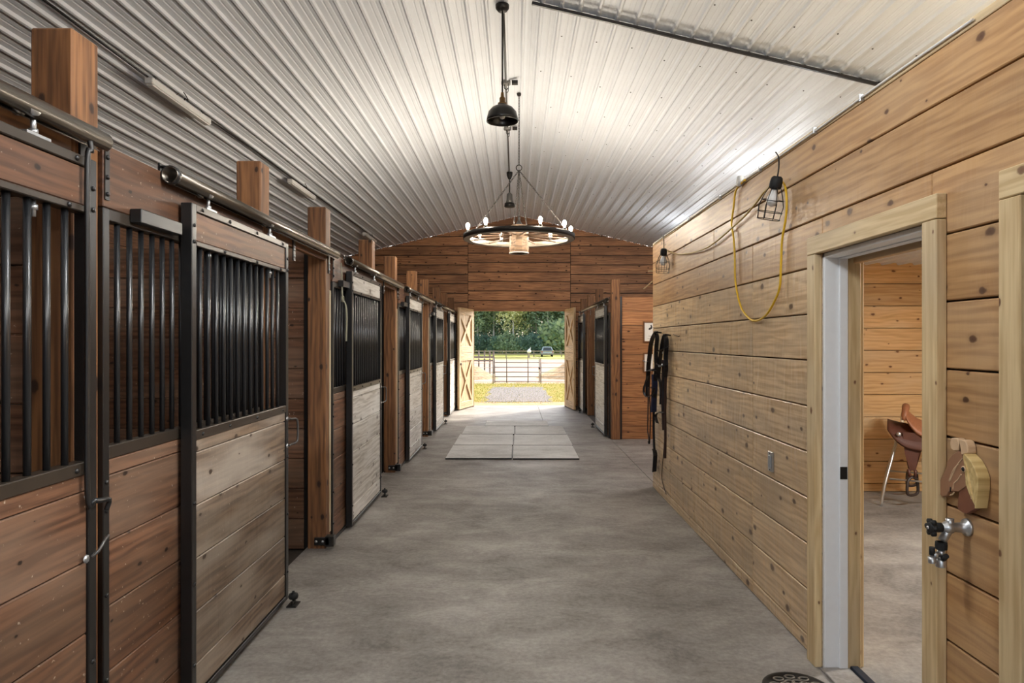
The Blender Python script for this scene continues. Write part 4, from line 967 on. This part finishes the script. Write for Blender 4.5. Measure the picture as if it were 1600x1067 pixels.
MB().tube([(4.32, SYc, .84), (4.345, SYc, .93), (4.36, SYc, .97)], [.05, .025, .02], 10).lathe([(.001, 0), (.04, .0), (.045, .012), (.03, .024), (.001, .026)], (4.36, SYc, .965), 14).build('horn', LEATH, sd_)
for sy in (-1, 1):
    yb = SYc + sy * .20
    fd = MB().prism([(3.88, yb, .72), (4.06, yb, .72), (4.03, yb + sy * .03, .52), (3.99, yb + sy * .035, .36), (3.94, yb + sy * .035, .36), (3.90, yb + sy * .03, .52)], (0, sy * .008, 0)).build('fender', LEATH, sd_, .002)
    ys = yb + sy * .04
    MB().tube([(3.93, ys, .37), (3.945, ys, .30)], .014, 8).tube([(3.99, ys, .37), (3.985, ys, .30)], .012, 8).build('stirrup_leather', LEATH, sd_)
    MB().tube(smooth_path([(3.965, ys, .30), (3.93, ys - .03, .27), (3.92, ys - .05, .20), (3.925, ys - .05, .14), (3.965, ys, .125), (4.005, ys + .05, .14), (4.01, ys + .05, .20), (4.0, ys + .03, .27), (3.965, ys, .30)], 4), .014, 8).build('stirrup', plain('dark_stirrup_leather_%d' % (sy + 1), srgb(48, 36, 32), .5), sd_)
    MB().lathe([(.001, 0), (.022, 0), (.020, sy * .006), (.001, sy * .008)], (3.85, SYc + sy * .235, .70), 12, 'y').build('concho', GALV, sd_)
    MB().tube(smooth_path([(4.12, yb + sy * .01, .72), (4.10, yb + sy * .02, .55), (4.06, yb + sy * .02, .4), (4.08, yb + sy * .02, .18)], 4), .012, 6).build('cinch_strap', LEATH, sd_)
ss = root('saddle_stand', 'grey tubular metal saddle stand against the tack room end wall', 'stand', (SXc, SYc, 0))
MB().tube([(3.80, SYc, .74), (4.36, SYc, .74)], .02, 10).build('ridge_tube', GALV, ss)
for sx in (3.86, 4.30):
    for sy in (-1, 1):
        ox = -.16 if sx < 4 else .16
        MB().tube(smooth_path([(sx, SYc, .74), (sx + ox * .35, SYc + sy * .12, .5), (sx + ox * .8, SYc + sy * .26, .2), (sx + ox, SYc + sy * .29, .0)], 4), .013, 8).build('leg', GALV, ss)
MB().tube([(3.77, SYc - .23, .26), (4.39, SYc - .23, .26)], .009, 8).build('brace', GALV, ss)
MB().tube([(3.77, SYc + .23, .26), (4.39, SYc + .23, .26)], .009, 8).build('brace', GALV, ss)
RS = Matrix.Translation((SXc + SDX, SYc, 0)) @ Matrix.Rotation(math.radians(-30), 4, 'Z') @ Matrix.Translation((-SXc, -SYc, 0))
for o in (sd_, ss): o.matrix_basis = RS @ WM[o]
# tack room lamp
tl = root('tack_room_light', 'white strip light on the tack room ceiling', 'light fixture', (4.2, 3.8, 2.40))
boxw('housing', (3.6, 3.75, 2.35), (4.8, 3.83, 2.405), FIXT, tl, 'x', .006); boxw('diffuser', (3.62, 3.76, 2.335), (4.78, 3.82, 2.349), LAMPON, tl, 'x', .004)
l = bpy.data.lights.new('tack_lamp', 'AREA'); l.shape = 'RECTANGLE'; l.size = 1.1; l.size_y = .1; l.energy = TACK_W; l.color = (1, .96, .9)
lo = bpy.data.objects.new('tack_lamp', l); COL.objects.link(lo); place(lo, Matrix.Translation((4.2, 3.79, 2.32)), tl)

# ------------------------------------------------------------------ outdoors
def gz(y): 
    if y < 24: return -.02
    if y < 60: return -.02 - .68 * ((y - 24) / 36)
    if y < 100: return -.70
    return -.70 + .35 * min(1, (y - 100) / 30)
def ground(name, x0, x1, y0, y1, mat, lab, dz=0, nx=20, ny=30, amp=0):
    v = []; f = []
    for j in range(ny + 1):
        y = y0 + (y1 - y0) * j / ny
        for i in range(nx + 1):
            x = x0 + (x1 - x0) * i / nx
            v.append((x, y, gz(y) + dz + amp * mnoise.noise(Vector((x * .8, y * .5, 0)))))
    w = nx + 1
    for j in range(ny):
        for i in range(nx): a = j * w + i; f.append((a, a + 1, a + w + 1, a + w))
    return tag(MB().add(v, f, True).build(name, mat), lab, None, None, 'structure')
def grassmat(name, stops, scale=2.0, scale2=40):
    m, N, L, b = newmat(name); ge = N.new('ShaderNodeNewGeometry')
    n1 = N.new('ShaderNodeTexNoise'); n1.inputs['Scale'].default_value = scale; n1.inputs['Detail'].default_value = 8; n1.inputs['Roughness'].default_value = .7; L.new(ge.outputs['Position'], n1.inputs['Vector'])
    n2 = N.new('ShaderNodeTexNoise'); n2.inputs['Scale'].default_value = scale2; n2.inputs['Detail'].default_value = 4; L.new(ge.outputs['Position'], n2.inputs['Vector'])
    mm = N.new('ShaderNodeMath'); mm.operation = 'MULTIPLY_ADD'; mm.inputs[1].default_value = .6; sc = N.new('ShaderNodeMath'); sc.operation = 'MULTIPLY'; sc.inputs[1].default_value = .4
    L.new(n2.outputs['Fac'], sc.inputs[0]); L.new(n1.outputs['Fac'], mm.inputs[0]); L.new(sc.outputs[0], mm.inputs[2])
    r = ramp(N, stops); L.new(mm.outputs[0], r.inputs[0]); L.new(r.outputs[0], b.inputs['Base Color']); b.inputs['Roughness'].default_value = .9
    b.inputs['Specular IOR Level'].default_value = .1
    return m
LAWN = grassmat('dry_lawn', [(.38, srgb(98, 112, 36)), (.5, srgb(146, 136, 60)), (.60, srgb(176, 150, 98))])
FIELD = grassmat('meadow', [(.35, srgb(170, 172, 84)), (.55, srgb(196, 192, 110)), (.7, srgb(214, 206, 140))], .6, 8)
GRAVEL = grassmat('gravel', [(.38, srgb(78, 74, 72)), (.5, srgb(128, 122, 120)), (.62, srgb(166, 158, 152))], 14, 60)
SAND = grassmat('sand', [(.35, srgb(140, 112, 82)), (.5, srgb(178, 150, 116)), (.65, srgb(200, 176, 146))], 5, 50)
PADD = grassmat('paddock_dirt', [(.35, srgb(150, 128, 112)), (.5, srgb(174, 152, 138)), (.65, srgb(190, 170, 158))], 1.5, 14)
ground('ground_lawn', -40, 40, YF + .1, 26.4, LAWN, 'yellowing lawn outside the far doorway', 0, 40, 10, .003)
ground('ground_paddock', -60, 60, 26.4, 84, PADD, 'bare dirt paddock beyond the gate', 0, 40, 40, .03)
ground('ground_field', -120, 120, 84, 160, FIELD, 'sunlit meadow in front of the woods', 0, 20, 30, 0)
MB().prism([(x, y, -.12) for x, y in ((-200, -150), (200, -150), (200, YN - .1), (-200, YN - .1))], (0, 0, .1)).build('ground_yard', GRAVEL).__setitem__('kind', 'structure')
gp = [(-.80 + .22 * mnoise.noise(Vector((y, 0, 3))), y) for y in [17.9 + .4 * k for k in range(15)]]; gq = [(.98 + .22 * mnoise.noise(Vector((y, 5, 3))), y) for y in [17.9 + .4 * k for k in range(15)]]
MB().prism([(x, y, -.06) for x, y in gq + gp[::-1]], (0, 0, .047)).build('ground_gravel_path', GRAVEL).__setitem__('kind', 'structure')
MB().prism([(x, y, -.03) for x, y in ((-3, YF + .26), (3, YF + .26), (3, 17.5), (1.3, 17.75), (-.2, 17.5), (-1.6, 17.8), (-3, 17.5))], (0, 0, .029)).build('ground_sand_apron', SAND).__setitem__('kind', 'structure')
# grass blades on the lawn
BL = [plain('grass_blade_a', srgb(168, 172, 58), .8), plain('grass_blade_b', srgb(206, 188, 92), .8)]
for mi, m in enumerate(BL):
    v = []; f = []
    for k in range(11000):
        x = random.uniform(-5, 5); y = random.uniform(17.2, 26.4)
        if -.8 < x < 1.0 and 17.9 < y < 23.6 and random.random() < .85: continue
        h = random.uniform(.015, .05); a = random.uniform(0, 6.3); w = .006; n = len(v); lx, ly = random.uniform(-.02, .02), random.uniform(-.02, .02)
        v += [(x - w * math.cos(a), y - w * math.sin(a), -.02), (x + w * math.cos(a), y + w * math.sin(a), -.02), (x + lx, y + ly, h - .02)]; f.append((n, n + 1, n + 2))
    o = MB().add(v, f).build('lawn_grass', m); tag(o, ['short green grass blades on the lawn outside', 'short dry straw-coloured grass blades on the lawn outside'][mi], 'grass', None, 'stuff')
# pebbles on the path
v = MB(); random.seed(3)
for k in range(900):
    x = random.uniform(-.9, 1.0); y = random.uniform(17.4, 24); r = random.uniform(.008, .022)
    v.add([(x - r, y, 0), (x, y - r, 0), (x + r, y, 0), (x, y + r, 0), (x, y, r)], [(0, 1, 4), (1, 2, 4), (2, 3, 4), (3, 0, 4), (3, 2, 1, 0)])
tag(v.build('path_pebbles', plain('pebble_grey', srgb(186, 180, 172), .8, noise=.3, nscale=2)), 'loose grey gravel on the path outside the far doorway', 'gravel', None, 'stuff')
# gate of pipes with a pale sheet
GY = 26.2; g0 = gz(GY)
gt = root('pipe_gate', 'metal pipe gate with thin rails across the path', 'gate', (.07, GY, g0))
gx0, gx1, gz0, gz1 = -.80, .94, .03, .95
PIPE = plain('gate_pipe', srgb(110, 100, 92), .5, .4)
for k in range(6):
    z = gz0 + (gz1 - gz0) * k / 5; MB().tube([(gx0, GY, z), (gx1, GY, z)], .016, 8).build('rail', PIPE, gt)
for x in (gx0, -.33, .50, gx1): MB().tube([(x, GY, gz0 - .05), (x, GY, gz1 + .02)], .018, 8).build('upright', PIPE, gt)
MB().box((gx1 - .03, GY - .04, .50), (gx1 + .03, GY, .58)).build('latch', IRON, gt)
for side, (xa, xb), lab in ((-1, (-6, -.86), 'metal pipe corral fence left of the gate'), (1, (1.0, 6), 'metal pipe corral fence right of the gate')):
    fc = root('corral_fence', lab, 'fence', ((xa + xb) / 2, GY, g0), 'corral fences')
    for k in range(6): MB().tube([(xa, GY + .02, gz0 + .18 * k), (xb, GY + .02, gz0 + .18 * k)], .012 if side > 0 else .010, 6).build('rail', plain('pale_pipe_%d%d' % (side + 1, k), srgb(190, 176, 160), .5, .3), fc)
    n = 3
    for k in range(n + 1): MB().tube([(xa + (xb - xa) * k / n, GY + .02, g0 - .05), (xa + (xb - xa) * k / n, GY + .02, gz1)], .02, 8).build('post', PIPE, fc)
# dirt mounds
def mound(cx, cy, rx, ry, h, mat, lab):
    nu = 30; v = []; f = []
    for j in range(13):
        r = j / 12
        for i in range(nu):
            a = 2 * math.pi * i / nu; x = cx + rx * r * math.cos(a); y = cy + ry * r * math.sin(a)
            v.append((x, y, gz(y) - .05 + h * (1 - r * r) * (1 + .35 * mnoise.noise(Vector((x * 1.3, y * 1.3, 1))))))
    for j in range(12):
        for i in range(nu): f.append((j * nu + i, j * nu + (i + 1) % nu, (j + 1) * nu + (i + 1) % nu, (j + 1) * nu + i))
    tag(MB().add(v, f, True).build('dirt_mound', mat), lab, 'mound', 'paddock mounds')
mound(-3.3, 32, 2.6, 3, .8, grassmat('brown_rubble', [(.35, srgb(112, 84, 62)), (.5, srgb(168, 136, 106)), (.65, srgb(206, 180, 150))], 5, 30), 'low brown dirt mound left of the gate')
mound(3.7, 33, 2.8, 3, .85, grassmat('sandy_rubble', [(.35, srgb(160, 122, 84)), (.5, srgb(204, 172, 132)), (.65, srgb(226, 208, 178))], 3, 24), 'low sandy dirt mound right of the gate')
# wooden paddock fence at the left and the long field fence
pf = root('paddock_fence', 'weathered wooden post fence at the left of the dirt paddock', 'fence', (-2.5, 40, gz(40)))
for x in (-6.0, -4.2, -2.18, -1.82, -1.5, -1.28): beam('post', (x, 40 + .3 * math.sin(x * 5), gz(40) - .1), (x, 40 + .3 * math.sin(x * 5), gz(40) + 1.37), .09, .09, W_RAIL, pf)
for z in (.78, .98): beam('rail', (-7, 39.9, gz(40) + z), (-1.25, 39.9, gz(40) + z), .11, .03, W_RAIL, pf)
ff = root('field_fence', 'long grey two-rail fence across the meadow', 'fence', (0, 97, gz(97)))
for k in range(12): beam('post', (-22 + 4.0 * k + .7, 97, gz(97) - .1), (-22 + 4.0 * k + .7, 97, gz(97) + 1.0), .14, .14, W_RAIL, ff)
for z in (.45, .86): beam('rail', (-24, 96.9, gz(97) + z), (24, 96.9, gz(97) + z), .15, .05, W_RAIL, ff)
wpst = root('white_gatepost', 'stubby pale post with ragged white top on the meadow', 'post', (1.9, 92, gz(92)))
beam('shaft', (1.85, 92, gz(92) - .1), (1.85, 92, gz(92) + .75), .34, .3, W_RAIL, wpst)
MB().lathe([(.001, 1.25), (.10, 1.2), (.26, 1.0), (.30, .86), (.2, .72), (.001, .72)], (1.9, 92, gz(92)), 12).tube([(1.95, 92, gz(92) + 1.1), (2.1, 92, gz(92) + 1.45)], [.1, .03], 8).build('white_top', WHITE, wpst)
# parked car seen from behind
cr = root('parked_car', 'silver blue car parked on the meadow before the woods', 'car', (4.7, 98, gz(98)))
cy, cz0 = 98, gz(98)
PAINT = plain('silver_blue_paint', srgb(170, 190, 206), .25, .4); GL = plain('car_glass', srgb(60, 74, 86), .1)
body = [(-.86, .30), (.86, .30), (.90, .55), (.88, .85), (.80, .92), (-.80, .92), (-.88, .85), (-.90, .55)]
cab_ = [(-.80, .92), (.80, .92), (.62, 1.42), (.50, 1.48), (-.50, 1.48), (-.62, 1.42)]
MB().prism([(4.7 + x, cy, cz0 + z) for x, z in body], (0, 4.2, 0)).build('body', PAINT, cr, .03)
MB().prism([(4.7 + x, cy + .25, cz0 + z) for x, z in cab_], (0, 2.6, 0)).build('cabin', PAINT, cr, .03)
MB().prism([(4.7 + x, cy + .235, cz0 + z) for x, z in ((-.66, .97), (.66, .97), (.54, 1.38), (-.54, 1.38))], (0, .02, 0)).build('rear_window', GL, cr)
for x in (-.78, .78): MB().box((4.7 + x - .09, cy - .02, cz0 + .62), (4.7 + x + .09, cy + .02, cz0 + .82)).build('tail_light', plain('tail_red_%d' % (x > 0), srgb(170, 60, 50), .3), cr)
MB().box((4.7 - .88, cy - .06, cz0 + .30), (4.7 + .88, cy + .05, cz0 + .48)).build('bumper', plain('bumper_grey', srgb(110, 120, 130), .5), cr)
for x in (-.74, .74):
    for yy in (.75, 3.3): MB().lathe([(.001, -.1), (.22, -.1), (.32, -.09), (.32, .09), (.22, .1), (.001, .1)], (4.7 + x, cy + yy, cz0 + .32), 18, 'x').build('wheel', RUBB, cr)
# woods
def leafmat(name, a, b_):
    m, N, L, b = newmat(name); ge = N.new('ShaderNodeNewGeometry'); oi = N.new('ShaderNodeObjectInfo')
    r = ramp(N, [(0, a), (1, b_)]); L.new(ge.outputs['Random Per Island'], r.inputs[0]); hv = N.new('ShaderNodeHueSaturation'); mr = N.new('ShaderNodeMapRange'); mr.inputs[3].default_value = .75; mr.inputs[4].default_value = 1.3
    L.new(oi.outputs['Random'], mr.inputs[0]); L.new(mr.outputs[0], hv.inputs['Value']); L.new(r.outputs[0], hv.inputs['Color']); L.new(hv.outputs[0], b.inputs['Base Color'])
    b.inputs['Roughness'].default_value = .8; b.inputs['Specular IOR Level'].default_value = .2
    tr_ = N.new('ShaderNodeBsdfTranslucent'); L.new(hv.outputs[0], tr_.inputs[0]); mx = N.new('ShaderNodeMixShader'); mx.inputs[0].default_value = .35
    L.new(b.outputs[0], mx.inputs[1]); L.new(tr_.outputs[0], mx.inputs[2]); L.new(mx.outputs[0], N['Material Output'].inputs[0])
    return m
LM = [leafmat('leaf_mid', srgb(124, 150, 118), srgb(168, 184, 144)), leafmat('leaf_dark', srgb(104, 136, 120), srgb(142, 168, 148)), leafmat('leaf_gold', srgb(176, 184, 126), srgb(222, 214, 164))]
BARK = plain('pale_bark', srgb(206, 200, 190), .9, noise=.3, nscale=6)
def crown_mesh(kind, seed):
    rnd = random.Random(seed); v = []; f = []
    blobs = []
    if kind == 'bush': blobs = [(rnd.uniform(-1.4, 1.4), rnd.uniform(-1, 1), rnd.uniform(.6, 2.6), rnd.uniform(.8, 1.3)) for _ in range(9)]
    elif kind == 'dark': blobs = [(rnd.uniform(-.4, .4), rnd.uniform(-.4, .4), 1.5 + i * 1.1, 2.1 - i * .16) for i in range(12)]
    else: blobs = [(rnd.uniform(-2.2, 2.2), rnd.uniform(-2, 2), rnd.uniform(4.6, 13), rnd.uniform(1.1, 2.0)) for _ in range(36)]
    for bx, by, bz, br in blobs:
        for _ in range(int(70 * br) if kind != 'bush' else 120):
            d = Vector((rnd.gauss(0, 1), rnd.gauss(0, 1), rnd.gauss(0, .8))).normalized() * br * rnd.uniform(.55, 1.05)
            c = Vector((bx, by, bz)) + d; s = rnd.uniform(.12, .30)
            a = Vector((rnd.gauss(0, 1), rnd.gauss(0, 1), rnd.gauss(0, 1))).normalized() * s; b = a.orthogonal().normalized() * s * .7
            n = len(v); v += [c - a, c - b, c + a, c + b]; f.append((n, n + 1, n + 2, n + 3))
    me = bpy.data.meshes.new('crown'); me.from_pydata([tuple(p) for p in v], [], f); me.update(); return me
CR = {k: [crown_mesh(k, s) for s in (1, 2, 3)] for k in ('tall', 'dark', 'bush')}
def trunk_mesh(h, r):
    return MB().tube([(0, 0, -.3), (.1, 0, h * .4), (-.05, .05, h * .75), (0, 0, h)], [r, r * .8, r * .55, r * .2], 7).mesh()
TRK = {'tall': trunk_mesh(12.5, .16), 'dark': trunk_mesh(12, .2), 'bush': trunk_mesh(2.2, .07)}
for m_ in TRK.values(): m_.materials.append(BARK)
CM = {}
def tree(kind, x, y, s, mi, lab, grp):
    r = root({'tall': 'leafy_tree', 'dark': 'evergreen_tree', 'bush': 'shrub'}[kind], lab, 'tree' if kind != 'bush' else 'shrub', Matrix.Translation((x, y, gz(y))) @ Matrix.Rotation(random.uniform(0, 6.3), 4, 'Z') @ Matrix.Scale(s, 4), grp)
    i = random.randrange(3); k = (kind, i, mi)
    if k not in CM: CM[k] = CR[kind][i].copy(); CM[k].materials.append(LM[mi])
    link('crown', CM[k], None, r, WM[r]); link('trunk', TRK[kind], None, r, WM[r])
random.seed(11)
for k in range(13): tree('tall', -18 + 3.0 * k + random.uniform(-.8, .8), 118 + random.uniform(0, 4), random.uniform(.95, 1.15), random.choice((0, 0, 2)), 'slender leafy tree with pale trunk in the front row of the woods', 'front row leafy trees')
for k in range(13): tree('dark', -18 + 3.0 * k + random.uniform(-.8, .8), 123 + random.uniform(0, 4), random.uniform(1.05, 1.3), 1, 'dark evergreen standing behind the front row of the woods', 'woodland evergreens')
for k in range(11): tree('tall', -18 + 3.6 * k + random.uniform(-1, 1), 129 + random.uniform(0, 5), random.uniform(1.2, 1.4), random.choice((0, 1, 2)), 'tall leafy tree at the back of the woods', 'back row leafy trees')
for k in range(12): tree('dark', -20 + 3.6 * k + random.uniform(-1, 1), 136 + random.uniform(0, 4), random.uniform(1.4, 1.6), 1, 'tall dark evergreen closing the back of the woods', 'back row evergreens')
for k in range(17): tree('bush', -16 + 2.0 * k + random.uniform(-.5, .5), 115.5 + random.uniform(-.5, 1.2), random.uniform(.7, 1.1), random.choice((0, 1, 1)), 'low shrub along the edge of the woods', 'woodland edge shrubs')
tree('bush', 7.6, 112, 1.9, 0, 'large round pale green bush standing right of the parked car', None)
